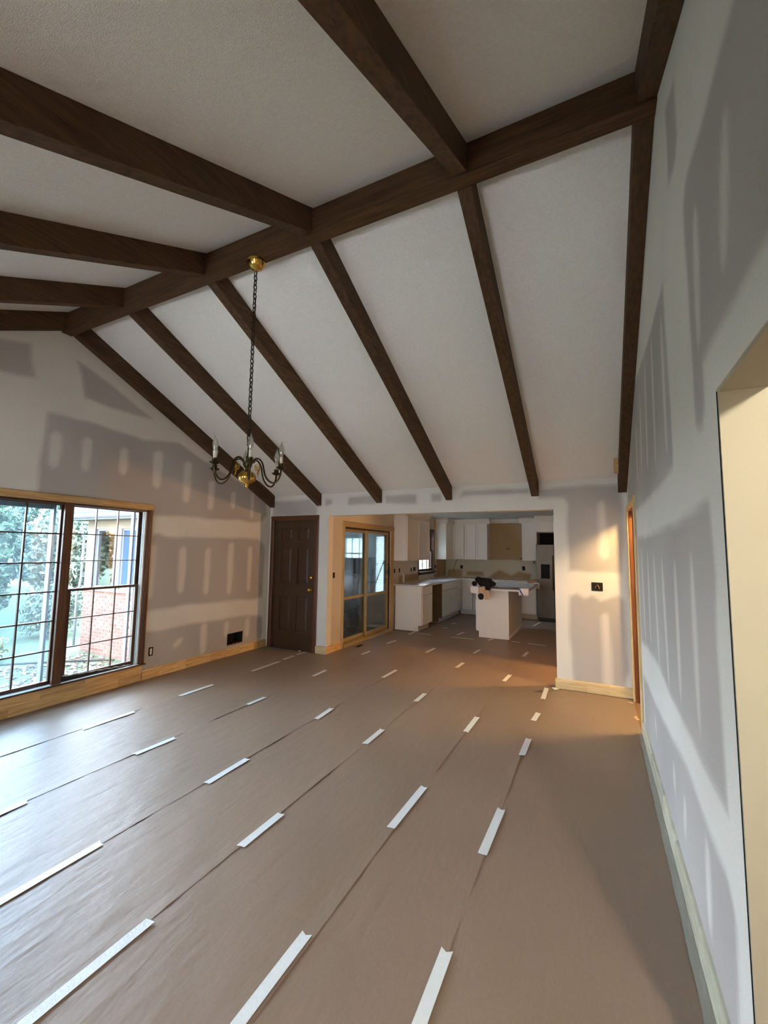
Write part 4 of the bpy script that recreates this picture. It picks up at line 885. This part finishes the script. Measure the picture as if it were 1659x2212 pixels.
# island
isl = thing('kitchen_island', (3.13, 3.2, ZF), 'white kitchen island with plain end panel', 'island')
MB().box(2.872, 3.385, 2.515, 4.035, ZF, .115).box(2.845, 3.385, 2.515, 4.035, .115, .875).build('body', MT['whitedull'], isl)
MB().prism([(2.868, ZF), (3.41, ZF), (3.41, .877), (2.828, .877), (2.828, .115), (2.868, .115)], 'y', 2.497, 2.514).build('end_panel', MT['white'], isl)
MB().box(3.386, 3.404, 2.515, 4.04, ZF, .875).build('back_panel', MT['whitedull'], isl)
MB().box(3.405, 3.415, 2.515, 4.04, ZF, .06).build('base_strip', MT['white'], isl)
for a0, a1 in ((2.52, 3.02), (3.026, 3.526), (3.532, 4.03)): shaker(isl, 'door', 'x', 2.841, -1, a0, a1, .125, .690); slabf(isl, 'drawer_front', 'x', 2.841, -1, a0, a1, .70, .865)
it = thing('island_top', (3.27, 3.1, .88), 'pale stone island top covered with protective film', 'worktop')
MB().box(2.785, 3.765, 2.29, 3.99, .880, .912).build('slab', MT['stone'], it, bev=.003)
vs, fs = [], []
nx, ny = 12, 22
for i in range(nx+1):
    for j in range(ny+1):
        x = 2.95+.80*i/nx; y = 2.62+1.34*j/ny; z = .9145+.012*abs(math.sin(x*17+y*3)*math.cos(y*9+x*4))+.004*math.sin(x*41+y*23)**2
        vs.append((x, y, z))
fs = [(i*(ny+1)+j, (i+1)*(ny+1)+j, (i+1)*(ny+1)+j+1, i*(ny+1)+j+1) for i in range(nx) for j in range(ny)]
MB().add(vs, fs).build('protective_film', MT['plasticfilm'], label='crumpled bluish protective film lying on the island top', cat='plastic film')
MB().tube([(2.98,3.55,.948),(3.2,3.62,.955),(3.38,3.68,.95)], [.012,.018,.012], 6).build('rolled_film', MT['plasticfilm'], label='rolled edge of plastic film across the island top', cat='plastic film')
def corner(x0, x1, y0, y1, lab, m='foam'):
    b = MB().box(x0, x1, y0, y1, .9285, .938).box(x0, x1, y0-.012 if y0 < 3 else y1, y0 if y0 < 3 else y1+.012, .825, .938)
    if x1 > 3.7: b.box(x1, x1+.012, y0, y1, .825, .938)
    else: b.box(x0-.012, x0, y0, y1, .825, .938)
    return b.build('corner_guard', MT[m], label=lab, cat='foam corner guard', group='foam guards on the island top')
corner(2.783, 2.925, 2.288, 2.42, 'white foam corner guard at the front left corner of the island top')
cg = corner(3.625, 3.767, 2.288, 2.42, 'white foam corner guard with blue tape at the front right corner of the island top')
MB().prism([(3.622,.938),(3.648,.938),(3.708,.825),(3.682,.825)], 'y', 2.2735, 2.2755).build('tape_strip', MT['tapeblue'], cg, label='diagonal blue tape strip')
corner(3.625, 3.767, 3.87, 3.992, 'white foam corner guard at the back right corner of the island top')
MB().prism([(3.60,.945),(3.69,.95),(3.76,1.0),(3.72,1.015),(3.58,.99)], 'y', 3.62, 3.78).build('cardboard_piece', MT['card'], label='folded brown cardboard piece on the back right of the island top', cat='cardboard')
MB().box(3.10,3.22,2.45,2.53,.9145,.924).build('dark_offcut', MT['sash'], label='small dark board offcut on the island top beside the black bag', cat='offcut')
# black bag with hanging strap
bgo = thing('tool_bag', (2.98, 2.36, .915), 'black canvas tool bag slumped on the front left corner of the island', 'bag')
def blob(nm, c, r, m, parent, seed=0, n=14, k=20, amp=.12, label=None):
    vs, fs = [], []
    for i in range(n+1):
        ph = PI*i/n
        for j in range(k):
            th = 2*PI*j/k
            d = Vector((math.sin(ph)*math.cos(th), math.sin(ph)*math.sin(th), math.cos(ph)))
            q = 1+amp*(math.sin(d.x*5+seed)*math.cos(d.y*6+seed*2)+.6*math.sin(d.z*9+d.x*7+seed))
            vs.append((c[0]+d.x*r[0]*q, c[1]+d.y*r[1]*q, c[2]+d.z*r[2]*q))
    fs = [(i*k+j, (i+1)*k+j, (i+1)*k+(j+1) % k, i*k+(j+1) % k) for i in range(n) for j in range(k)]
    return MB().add(vs, fs).build(nm, m, parent, smooth=True, label=label)
blob('bag_body', (3.02,2.37,1.022), (.145,.10,.078), MT['cloth'], bgo, 1)
blob('side_pouch', (2.905,2.35,1.065), (.06,.06,.05), MT['cloth'], bgo, 3)
blob('side_pouch', (3.145,2.37,.995), (.075,.06,.050), MT['cloth'], bgo, 6)
blob('round_pocket', (2.845,2.30,.992), (.052,.045,.046), MT['cloth'], bgo, 4, amp=.05)
blob('flap', (3.10,2.245,.925), (.055,.018,.04), MT['cloth'], bgo, 8)
MB().tube([(2.985,2.27,.97),(2.975,2.262,.90),(2.968,2.262,.80)], .006, 6).build('strap', MT['cloth'], bgo)
MB().prism([(2.915,.795),(2.945,.825),(2.985,.825),(3.022,.800),(3.015,.74),(2.995,.712),(2.945,.712),(2.922,.745)], 'y', 2.235, 2.275).build('hanging_pouch', MT['cloth'], bgo, bev=.01)
MB().tube([(3.13,2.262,.93),(3.14,2.258,.90),(3.15,2.262,.885)], .008, 6).build('blue_loop', MT['tapeblue'], bgo, label='blue loop')
def drape(nm, x0, x1, zt, zb_, lab, seed):
    vs, fs = [], []
    n, k = 8, 8
    for i in range(n+1):
        for j in range(k+1):
            x = x0+(x1-x0)*i/n+.006*math.sin(j+seed); z = zt+(zb_-zt)*j/k+.014*math.sin(i*1.3+seed)*(j/k); y = 2.258+.004*math.sin(i*1.7+seed)
            if j == 0: y = 2.256; z = .935
            vs.append((x, y, max(z, .60) if j else z))
    fs = [(i*(k+1)+j, (i+1)*(k+1)+j, (i+1)*(k+1)+j+1, i*(k+1)+j+1) for i in range(n) for j in range(k)]
    o = MB().add(vs, fs).build(nm, MT['tan'], label=lab, cat='glove', smooth=True)
    md = o.modifiers.new('thick', 'SOLIDIFY'); md.thickness = .006
    return o
drape('work_glove', 2.925, 3.03, .90, .815, 'tan cloth glove hanging under the black bag, left one', 0)
drape('work_glove', 3.035, 3.115, .90, .73, 'tan cloth glove hanging under the black bag, lower right one', 2)

# ================================================================== chandelier
CH = (2.590, YR, 2.0)
ch = thing('chandelier', (CH[0], CH[1], 3.758), 'brass six-arm chandelier hanging on a long chain from the ridge beam', 'chandelier')
MB().lathe([(.070,0),(.071,-.012),(.066,-.022),(.060,-.030),(.052,-.046),(.036,-.058),(.012,-.064),(.006,-.078)], (CH[0], CH[1], 3.7575), 28).build('canopy', MT['brass'], ch, smooth=True)
nl, zt_, zb_ = 36, 3.678, 2.365
stp = (zt_-zb_)/nl
l0 = MB().torus((CH[0], CH[1], zt_-stp/2), stp*.68, .0036, (1,0,0), (0,0,1), sx=.46).build('chain_link', MT['iron'], ch, smooth=True)
l1 = MB().torus((CH[0], CH[1], zt_-stp*1.5), stp*.68, .0036, (.3,.95,0), (0,0,1), sx=.46).build('chain_link', MT['iron'], ch, smooth=True)
for k in range(2, nl): dup(l0 if k % 2 == 0 else l1, off=(0, 0, -stp*(k//2*2)))
MB().tube([(CH[0]+.004*math.sin(i*.9), CH[1]+.004*math.cos(i*.9), 3.68-i*(3.68-2.33)/40) for i in range(41)], .0016, 5).build('lamp_cord', MT['iron'], ch)
MB().lathe([(.004,.345),(.010,.335),(.012,.325),(.005,.315),(.005,.250),(.010,.245),(.014,.235),(.010,.222),(.018,.210),(.030,.198),(.034,.185),(.030,.165),(.016,.150),(.013,.138),(.020,.132)], CH, 20).build('stem', MT['darkbrass'], ch, smooth=True)
MB().torus((CH[0], CH[1], 2.352), .013, .0028, (1,0,0), (0,0,1)).build('top_loop', MT['darkbrass'], ch, smooth=True)
MB().lathe([(.012,.140),(.030,.132),(.050,.120),(.062,.102),(.065,.085),(.060,.066),(.045,.050),(.026,.041),(.012,.037),(.010,.028),(.013,.022),(.008,.014),(.002,.012)], CH, 28).build('bowl', MT['brass'], ch, smooth=True, label='polished round bowl')
a0 = -0.73
R = 0.258
for q in range(6):
    a = a0+q*PI/3; ca, sa = math.cos(a), math.sin(a)
    P = lambda r, z: (CH[0]+ca*r, CH[1]+sa*r, CH[2]+z)
    pts = []
    ctrl = [(.020,.165),(.035,.205),(.065,.225),(.095,.215),(.118,.180),(.128,.135),(.145,.085),(.180,.050),(.215,.045),(.242,.070),(.256,.110),(.258,.135)]
    cs = [Vector((r, z, 0)) for r, z in ctrl]
    for i in range(len(cs)-1):
        p0, p1, p2, p3 = cs[max(i-1, 0)], cs[i], cs[i+1], cs[min(i+2, len(cs)-1)]
        for s_ in range(3):
            t = s_/3; v = .5*((2*p1)+(p2-p0)*t+(2*p0-5*p1+4*p2-p3)*t*t+(3*p1-p0-3*p2+p3)*t**3); pts.append(P(v.x, v.y))
    pts.append(P(*ctrl[-1]))
    arm = MB().tube(pts, .0066, 8).build('arm', MT['darkbrass'], ch, smooth=True)
    sp_ = []
    for i in range(20):
        t = i/19*1.6*2*PI; rr = .021*(1-i/26); sp_.append(P(.082+rr*math.cos(t+2.4), .165+rr*math.sin(t+2.4)))
    MB().tube(sp_, [.0034*(1-i/40) for i in range(20)], 6).build('scroll', MT['brass'], arm, smooth=True)
    MB().tube([P(.098,.150), P(.088,.130), P(.094,.112), P(.100,.100)], [.0035,.005,.003,.001], 6).build('leaf_drop', MT['brass'], arm, smooth=True)
    c = P(R, .135)
    MB().lathe([(.004,0),(.012,.003),(.030,.012),(.036,.018),(.036,.021),(.022,.018),(.010,.016)], c, 20).build('drip_pan', MT['darkbrass'], arm, smooth=True)
    MB().lathe([(.010,.016),(.018,.019),(.021,.024),(.018,.030),(.018,.044),(.021,.048),(.015,.049)], c, 16).build('candle_cup', MT['darkbrass'], arm, smooth=True)
    MB().lathe([(.0115,.047),(.0115,.098),(.009,.099)], c, 14).build('candle_sleeve', MT['candle'], arm, smooth=True)
    MB().lathe([(.0085,.099),(.010,.104),(.015,.119),(.0195,.138),(.0185,.157),(.012,.178),(.0055,.194),(.0026,.208),(.0008,.216)], c, 14).build('flame_bulb', MT['bulb'], arm, smooth=True)
# ================================================================== sunroom wing and yard
# brick wall of the wing with individually laid bricks where the window shows them
ww = MB().box(-5.19, -0.152, 0.012, 0.118, -0.75, 0.635).build('wall_sunroom_front', MT['brickm'], kind='structure')
bm_ = MB().box(0, .195, 0, .012, 0, .058)
proto = None; rest = MB(); cnt = 0
z = -0.74; row = 0
while z < 0.60:
    x = -5.19-(0.10 if row % 2 else 0)
    while x < -0.2:
        a, b = max(x, -5.19), min(x+.195, -.16)
        jx = rnd.uniform(-.002, .002)
        if b-a > .04:
            if x < -3.15:
                q = MB().box(a, b, 0.0+abs(jx), 0.0125, z, z+.058)
                if b-a > .19 and proto is not None:
                    o = proto.copy(); C.objects.link(o); o.location = (a-PX, abs(jx)-PYY, z-PZ)
                else:
                    o = q.build('brick', MT['brick'], ww)
                    if b-a > .19 and proto is None:
                        proto = o; PX, PYY, PZ = a, abs(jx), z
                cnt += 1
            else: rest.box(a, b, 0.0, 0.0125, z, z+.058)
        x += .205
    z += .0685; row += 1
# soldier course
x = -5.19
while x < -3.2:
    MB().box(x, x+.058, -0.004, 0.0125, 0.60, 0.640).build('brick', MT['brick'], ww); x += .0685
while x < -.25:
    rest.box(x, x+.058, -0.004, 0.0125, 0.60, 0.640); x += .0685
rest.build('brick_rows', MT['brick'], ww, kind='stuff')
ws = thing('window_7', (-2.7, 0.05, .64), 'white framed window band of the brick sunroom wing', kind='structure')
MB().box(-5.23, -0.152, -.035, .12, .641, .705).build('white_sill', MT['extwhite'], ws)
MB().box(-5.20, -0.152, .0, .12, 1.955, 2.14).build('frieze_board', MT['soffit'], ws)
posts = [(-5.19,-4.87)]+[(-4.205+.885*i, -3.985+.885*i) for i in range(5)]
for a, b in posts:
    if a > -.3: break
    MB().box(a, min(b, -.152), -.005, .12, .705, 1.955).box(a+.05, b-.05, -.018, -.005, .705, 1.955).build('white_post', MT['extwhite'], ws)
for i in range(5):
    a = -4.87 if i == 0 else posts[i][1]; b = posts[i+1][0] if i+1 < len(posts) else -.152
    if a > -.3: break
    MB().box(a, min(b, -.152), .05, .058, .705, 1.955).build('window_glass', MT['glassdark'] if i != 1 else MT['blueglass'], ws)
    MB().box(a, min(b, -.152), .03, .05, .705, .745).box(a, min(b, -.152), .03, .05, 1.92, 1.955).box(a, a+.03, .03, .05, .745, 1.92).build('inner_frame', MT['extwhite'], ws)
# roof overhang, gutter and downspout
ro = thing('roof_overhang', (-2.8, -.2, 2.14), 'white eave and grey roof edge of the sunroom wing', kind='structure')
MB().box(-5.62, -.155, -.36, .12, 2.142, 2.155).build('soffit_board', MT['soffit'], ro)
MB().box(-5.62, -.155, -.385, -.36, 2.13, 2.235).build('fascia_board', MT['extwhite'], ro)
MB().prism([(-.42, 2.262), (.4, 2.60), (3.7, 2.78), (3.7, 2.84), (.4, 2.66), (-.42, 2.29)], 'x', -5.68, -.155).build('shingle_roof', MT['roof'], ro)
MB().prism([(-.386,2.16),(-.43,2.155),(-.47,2.185),(-.48,2.255),(-.470,2.255),(-.462,2.19),(-.43,2.168),(-.386,2.172)], 'x', -5.66, -.158).build('gutter', MT['extwhite'], ro)
MB().tube([(-5.60,-.43,2.17),(-5.60,-.42,2.09),(-5.55,-.36,2.02),(-5.42,-.20,1.94),(-5.28,-.08,1.88),(-5.235,-.05,1.80),(-5.235,-.05,.9),(-5.25,-.06,.72),(-5.29,-.08,.62),(-5.30,-.06,-.55)], .024, 8).build('downspout', MT['extwhite'], ro, smooth=True, label='curved white downspout')
# sunroom interior shell
bx(-5.2, -0.151, 0.12, 3.6, -0.12, -0.02).build('floor', MT['sunfloor'], kind='structure')
bx(-5.2, 1.03, 0.12, 3.7, 2.20, 2.26).build('ceiling', MT['kceil'], kind='structure')
bx(-5.19, -5.07, 1.2, 3.6, -.02, .64).build('wall_sunroom_end', MT['brickdark'], kind='structure')
bx(-5.19, -5.07, 1.2, 3.6, 2.0, 2.2).build('wall_sunroom_end', MT['extwhite'], kind='structure')
bx(-5.19, -5.07, 0.12, 1.2, -.02, 2.2).build('wall_sunroom_end', MT['brickdark'], kind='structure')  # stretch made solid and dark so the first wing window looks dim inside
MB().box(0.0, 0.10, 0.2, 0.3, -.02, 0).build('tmp', MT['void']); bpy.data.objects.remove(bpy.data.objects['tmp'])
wq = gridslab('wall_sunroom_rear', 'y', 3.30, 0.12, -5.19, 1.04, -.02, 2.2, MT['blind'], holes=[(-1.25,0.06,.62,1.90),(.25,.60,.62,1.95),(-2.7,-1.4,.62,1.90)], st=.5, kind='structure')
dkb = thing('trim_7', (.6, 3.29, 0), 'dark toothed brickwork beside the sunroom blinds', kind='structure')
z = 0.0; row = 0; tb = MB()
while z < 2.12:
    tb.box(.565 if row % 2 else .60, 1.03, 3.262, 3.299, z, z+.062); z += .0735; row += 1
tb.box(-1.3, .60, 3.272, 3.299, -.015, .60)
tb.build('dark_brick', MT['brickdark'], dkb, kind='stuff')
w8 = thing('window_8', (-.6, 3.3, .62), 'white windows with translucent curtains at the back of the sunroom', kind='structure')
b = MB()
for x in (-1.27, -.62, -.59, .03): b.box(x, x+.03, 3.285, 3.40, .60, 1.92)
b.box(-1.27, .06, 3.285, 3.40, 1.86, 1.92).box(-1.27, .06, 3.27, 3.40, .585, .63).box(-1.24, .03, 3.34, 3.36, 1.48, 1.51)
for x in (-1.05, -.83, -.40, -.20): b.box(x, x+.015, 3.34, 3.36, .63, 1.86)
b.build('white_frame', MT['blind'], w8)
MB().box(-1.24, .03, 3.37, 3.374, .63, 1.86).build('curtain_pane', thinmat('white_curtain', (.82,.88,.88), .75), w8)
w9 = thing('window_9', (.42, 3.3, .62), 'tall sunroom window with a lowered white blind', kind='structure')
MB().box(.22, .25, 3.28, 3.40, .60, 1.97).box(.22, .62, 3.27, 3.30, .585, .62).box(.25, .60, 3.29, 3.36, 1.90, 1.95).build('white_frame', MT['blind'], w9)
sl_ = MB()
for i in range(36): sl_.prism([(3.325,.66+i*.034),(3.345,.652+i*.034),(3.346,.654+i*.034),(3.326,.662+i*.034)], 'x', .255, .56)
sl_.build('blind_slats', thinmat('blind_slat', (.82,.88,.90), .7), w9, kind='stuff')
MB().box(.252, .598, 3.352, 3.356, .63, 1.93).build('blind_backing', thinmat('blind_cloth', (.84,.90,.92), .9), w9)
# stored things in the sunroom
fg = thing('old_refrigerator', (.1, 2.5, -.018), 'grey appliance wrapped in clear plastic seen through the left sliding door pane', 'appliance')
MB().box(-.32, .325, 2.42, 2.95, .0, 1.40).build('cabinet_body', MT['appldark'], fg, bev=.01)
MB().box(-.32, .235, 2.36, 2.415, .03, 1.385).build('front_door', MT['applgrey'], fg, bev=.01)
MB().box(-.24, -.04, 2.352, 2.36, .75, 1.15).box(.0, .18, 2.352, 2.36, .75, 1.15).box(-.30, .22, 2.34, 2.358, 1.355, 1.372).build('plastic_fold', MT['sheetplastic'], fg)
MB().box(-.30, -.06, 2.345, 2.36, 1.30, 1.35).build('label_strip', MT['blind'], fg, label='white strip label')
blob('plastic_heap', (.42,1.12,.25), (.40,.36,.30), MT['sheetplastic'], None, 2, 20, 28, .16)
blob('plastic_heap', (.02,1.95,.42), (.30,.26,.40), MT['sheetplastic'], None, 5, 20, 28, .16)
for o, lb in zip([o for o in C.objects if o.name.startswith('plastic_heap')], ('crumpled grey plastic sheeting heap low behind the sliding door', 'grey plastic sheeting draped in front of the wrapped appliance')): tag(o, lb, 'plastic sheeting')
o = blob('rolled_mat', (.50,2.30,.55), (.115,.12,.50), MT['applgrey'], None, 1, 16, 20, .04); tag(o, 'pale grey upright bundle right of the wrapped appliance', 'bundle')
o = blob('dark_sack', (.60,1.75,.17), (.16,.18,.19), MT['cloth'], None, 7, 14, 18, .1); tag(o, 'dark sack on the sunroom floor behind the middle of the sliding door', 'sack')
o = blob('paper_scraps', (.85,2.35,.02), (.18,.09,.035), MT['tan'], None, 3, 8, 16, .3); tag(o, 'crumpled paper scraps on the sunroom floor', 'scraps')
MB().box(.36, 1.02, 2.75, 3.25, -.018, .165).build('dark_step', MT['brickdark'], label='low dark step under the sunroom blinds', cat='step')
bk = thing('bucket', (.895, 2.86, .166), 'white plastic bucket on the dark step in the sunroom', 'bucket')
MB().lathe([(.058,0),(.066,.15),(.070,.152),(.070,.162),(.066,.163),(.062,.160)], (.895, 2.86, .166), 20).build('pail', MT['foam'], bk, smooth=True)
MB().tube([(.895+.07*math.cos(t), 2.85, .32-.06*math.sin(t)) for t in [PI*i/10 for i in range(11)]], .003, 5).build('handle', MT['iron'], bk)
pl_ = thing('paint_pole', (.50, 2.2, 0), 'long black pole with yellow roller end leaning against the sunroom brickwork', 'pole')
MB().tube([(.50,2.15,-.015),(.945,2.42,1.40)], .012, 8).build('pole', MT['black'], pl_)
MB().tube([(.945,2.42,1.40),(.958,2.428,1.445),(.962,2.43,1.50)], [.016,.022,.010], 8).build('yellow_end', MT['olive'], pl_, label='yellow end')

# ------------------------------------------------------------------ yard
def hz(x, y):
    x = np.asarray(x, float); y = np.asarray(y, float)
    return -0.68+0.018*np.maximum(0, -x-5)**1.25+0.03*np.sin(x*.8)*np.cos(y*.7)+.03*np.maximum(0, -x-1)*0
vs, fs = [], []
gx = np.concatenate([np.linspace(-0.16, -10, 50), np.linspace(-10.5, -34, 40)]); gy = np.linspace(-22, 30, 100)
for x in gx:
    for y in gy: vs.append((x, y, float(hz(x, y))))
fs = [(i*100+j, (i+1)*100+j, (i+1)*100+j+1, i*100+j+1) for i in range(len(gx)-1) for j in range(99)]
MB().add(vs, fs).build('ground', MT['grass'], smooth=True, kind='structure')
def leaves(nm, cen, rad, n, size, m, parent, seed, squash=True):
    r = np.random.RandomState(seed)
    d = r.normal(size=(n, 3)); d /= np.linalg.norm(d, axis=1)[:, None]
    rr = r.uniform(.25, 1, n)**.5
    lump = 1+.22*np.sin(d[:, 0]*5+seed)*np.cos(d[:, 1]*6+seed)+.12*np.sin(d[:, 2]*9+seed*2)
    P = np.array(cen)+d*np.array(rad)*(rr*lump)[:, None]
    a = r.normal(size=(n, 3)); a /= np.linalg.norm(a, axis=1)[:, None]
    b = np.cross(a, r.normal(size=(n, 3))); b /= np.linalg.norm(b, axis=1)[:, None]
    s = size*r.uniform(.6, 1.4, n)[:, None]
    nn = np.cross(a, b)*s*.18
    q = np.stack([P-a*s, P+b*s*.45+nn, P+a*s, P-b*s*.45+nn], 1).reshape(-1, 3)
    me = bpy.data.meshes.new(nm); o_ = np.array(ORG[parent]); q = q-o_
    me.vertices.add(4*n); me.vertices.foreach_set('co', q.ravel())
    me.loops.add(6*n); me.polygons.add(2*n)
    k = np.arange(n)*4
    idx = np.stack([k, k+1, k+2, k, k+2, k+3], 1).ravel()
    me.loops.foreach_set('vertex_index', idx.astype(np.int32)); me.polygons.foreach_set('loop_start', (np.arange(2*n)*3).astype(np.int32))
    me.update(calc_edges=True); me.validate(); me.materials.append(m)
    o = bpy.data.objects.new(nm, me); C.objects.link(o); o.parent = parent; ORG[o] = tuple(o_); tag(o, kind='stuff'); return o
def tree(x, y, h, rad, n, m, lab, seed, trunk=.12, size=.085, low=.35):
    z0 = float(hz(x, y)); t = thing('tree', (x, y, z0), lab, 'tree', 'trees and shrubs in the yard')
    MB().tube([(x, y, z0-.1), (x+.1, y, z0+h*.3), (x-.05, y+.1, z0+h*.6), (x, y, z0+h*.85)], [trunk, trunk*.8, trunk*.5, trunk*.15], 8).build('trunk', MT['bark'], t, smooth=True)
    leaves('foliage', (x, y, z0+h*(low+(1-low)/2)), (rad, rad, h*(1-low)/2), n, size, MT[m], t, seed)
def shrub(x, y, r, h, n, m, lab, seed, size=.05):
    z0 = float(hz(x, y)); t = thing('shrub', (x, y, z0), lab, 'shrub', 'trees and shrubs in the yard')
    MB().tube([(x, y, z0-.05), (x, y, z0+h*.6)], [.03, .01], 6).build('stem', MT['bark'], t)
    leaves('foliage', (x, y, z0+h*.5), (r, r, h*.5), n, size, MT[m], t, seed)
tree(-8.6, -.9, 3.3, 1.0, 13000, 'leaf_dark', 'dense dark green tree behind the fixed window panes', 1, low=.12)
tree(-9.6, 1.75, 3.4, 1.05, 13000, 'leaf_grey', 'grey green tree left of the brick wing', 2, low=.1)
tree(-8.4, -3.7, 3.4, 1.1, 10000, 'leaf_dark', 'dark green tree at the far left of the window', 3, low=.15)
tree(-13.2, 5.2, 4.4, 1.6, 16000, 'leaf_light', 'yellow green sunlit tree beyond the corner of the brick wing', 4, low=.15)
tree(-13.2, .6, 4.5, 1.75, 18000, 'leaf_grey', 'tall grey green tree at the back of the yard', 5, low=.1)
tree(-13.2, -4.0, 4.5, 1.75, 14000, 'leaf_dark', 'tall dark tree at the back left of the yard', 6, low=.1)
tree(-19.0, 9.5, 4.8, 2.6, 16000, 'leaf_dark', 'tall dark tree far behind the brick wing', 7, low=.06, size=.13)
tree(-19.0, 2.6, 4.8, 2.6, 16000, 'leaf_dark', 'big dark tree in the second row, behind the gap of the front trees', 8, low=.06, size=.13)
tree(-19.0, -4.4, 4.8, 2.6, 12000, 'leaf_grey', 'wide grey green tree far left outside', 9, low=.06, size=.13)
shrub(-6.9, -2.2, .7, 1.0, 2500, 'leaf_dark', 'low dark green shrub in front of the trees', 11)
shrub(-5.5, -3.1, .5, .8, 2000, 'leaf_light', 'low yellow green shrub near the house', 12)
shrub(-7.1, .35, .62, 1.3, 3000, 'leaf_grey', 'round grey green shrub near the wing corner', 13)
shrub(-5.6, -1.6, .45, .5, 1500, 'leaf_hot', 'small olive shrub beside the rocks', 14)
# picket fence
fe = thing('picket_fence', (-9.0, 3.3, float(hz(-9.0, 3.3))), 'weathered grey picket fence between the shrubs and the brick wing', 'fence')
fx0, fy0, fx1, fy1 = -11.2, 3.0, -6.9, 3.6
MB().box(0, 0.01, 0, .01, 0, .01)
n_ = 34
for i in range(n_):
    t = i/(n_-1); x = fx0+(fx1-fx0)*t; y = fy0+(fy1-fy0)*t; z0 = float(hz(x, y)); hh = 1.02+.02*math.sin(i*2.2)
    MB().prism([(x-.05, z0), (x+.05, z0), (x+.05, z0+hh-.06), (x, z0+hh), (x-.05, z0+hh-.06)], 'y', y-.01, y+.01).build('picket', MT['fence'], fe)
MB().tube([(fx0, fy0+.03, float(hz(fx0, fy0))+.3), (fx1, fy1+.03, float(hz(fx1, fy1))+.3)], .025, 6).build('fence_rail', MT['fence'], fe)
MB().tube([(fx0, fy0+.03, float(hz(fx0, fy0))+.8), (fx1, fy1+.03, float(hz(fx1, fy1))+.8)], .025, 6).build('fence_rail', MT['fence'], fe)
# rocks and leaf litter beside the house
gb = thing('garden_bed', (-3, -1.8, -.68), 'bed of pale river rocks and dry fallen leaves beside the house wall', 'garden bed')
rr = np.random.RandomState(5); rk = MB(); lt = MB()
for i in range(900):
    x = rr.uniform(-4.8, -.6); y = rr.uniform(-3.6, -.15)
    s = rr.uniform(.03, .085); c = Vector((x, y, float(hz(x, y))+s*.25))
    vs = [(c.x+s*q*rr.uniform(.7, 1.2), c.y+s*w_*rr.uniform(.7, 1.2), c.z+s*.6*e*rr.uniform(.7, 1.2)) for q, w_, e in ((1,0,0),(0,1,0),(-1,0,0),(0,-1,0),(0,0,1),(0,0,-1))]
    rk.add(vs, [(0,1,4),(1,2,4),(2,3,4),(3,0,4),(1,0,5),(2,1,5),(3,2,5),(0,3,5)])
rk.build('river_rocks', MT['stonegrey'], gb, kind='stuff')
for i in range(3200):
    x = rr.uniform(-4.95, -.4); y = rr.uniform(-4.5, -.05); s = rr.uniform(.02, .05); z = float(hz(x, y))+rr.uniform(.005, .06); a = rr.uniform(0, 6.28)
    ca, sa = math.cos(a)*s, math.sin(a)*s
    lt.add([(x-ca, y-sa, z), (x+sa*.5, y-ca*.5, z+.012), (x+ca, y+sa, z+.004), (x-sa*.5, y+ca*.5, z+.012)], [(0,1,2,3)])
lt.build('leaf_litter', MT['litter'], gb, kind='stuff')
MB().tube([(-4.9,-1.75,-.55),(-4.4,-1.3,-.54),(-3.9,-.9,-.53),(-3.3,-.4,-.54)], .02, 6).build('garden_hose', MT['void'], label='thin dark hose lying across the rocks and leaves', cat='hose')
bpy.context.view_layer.update()
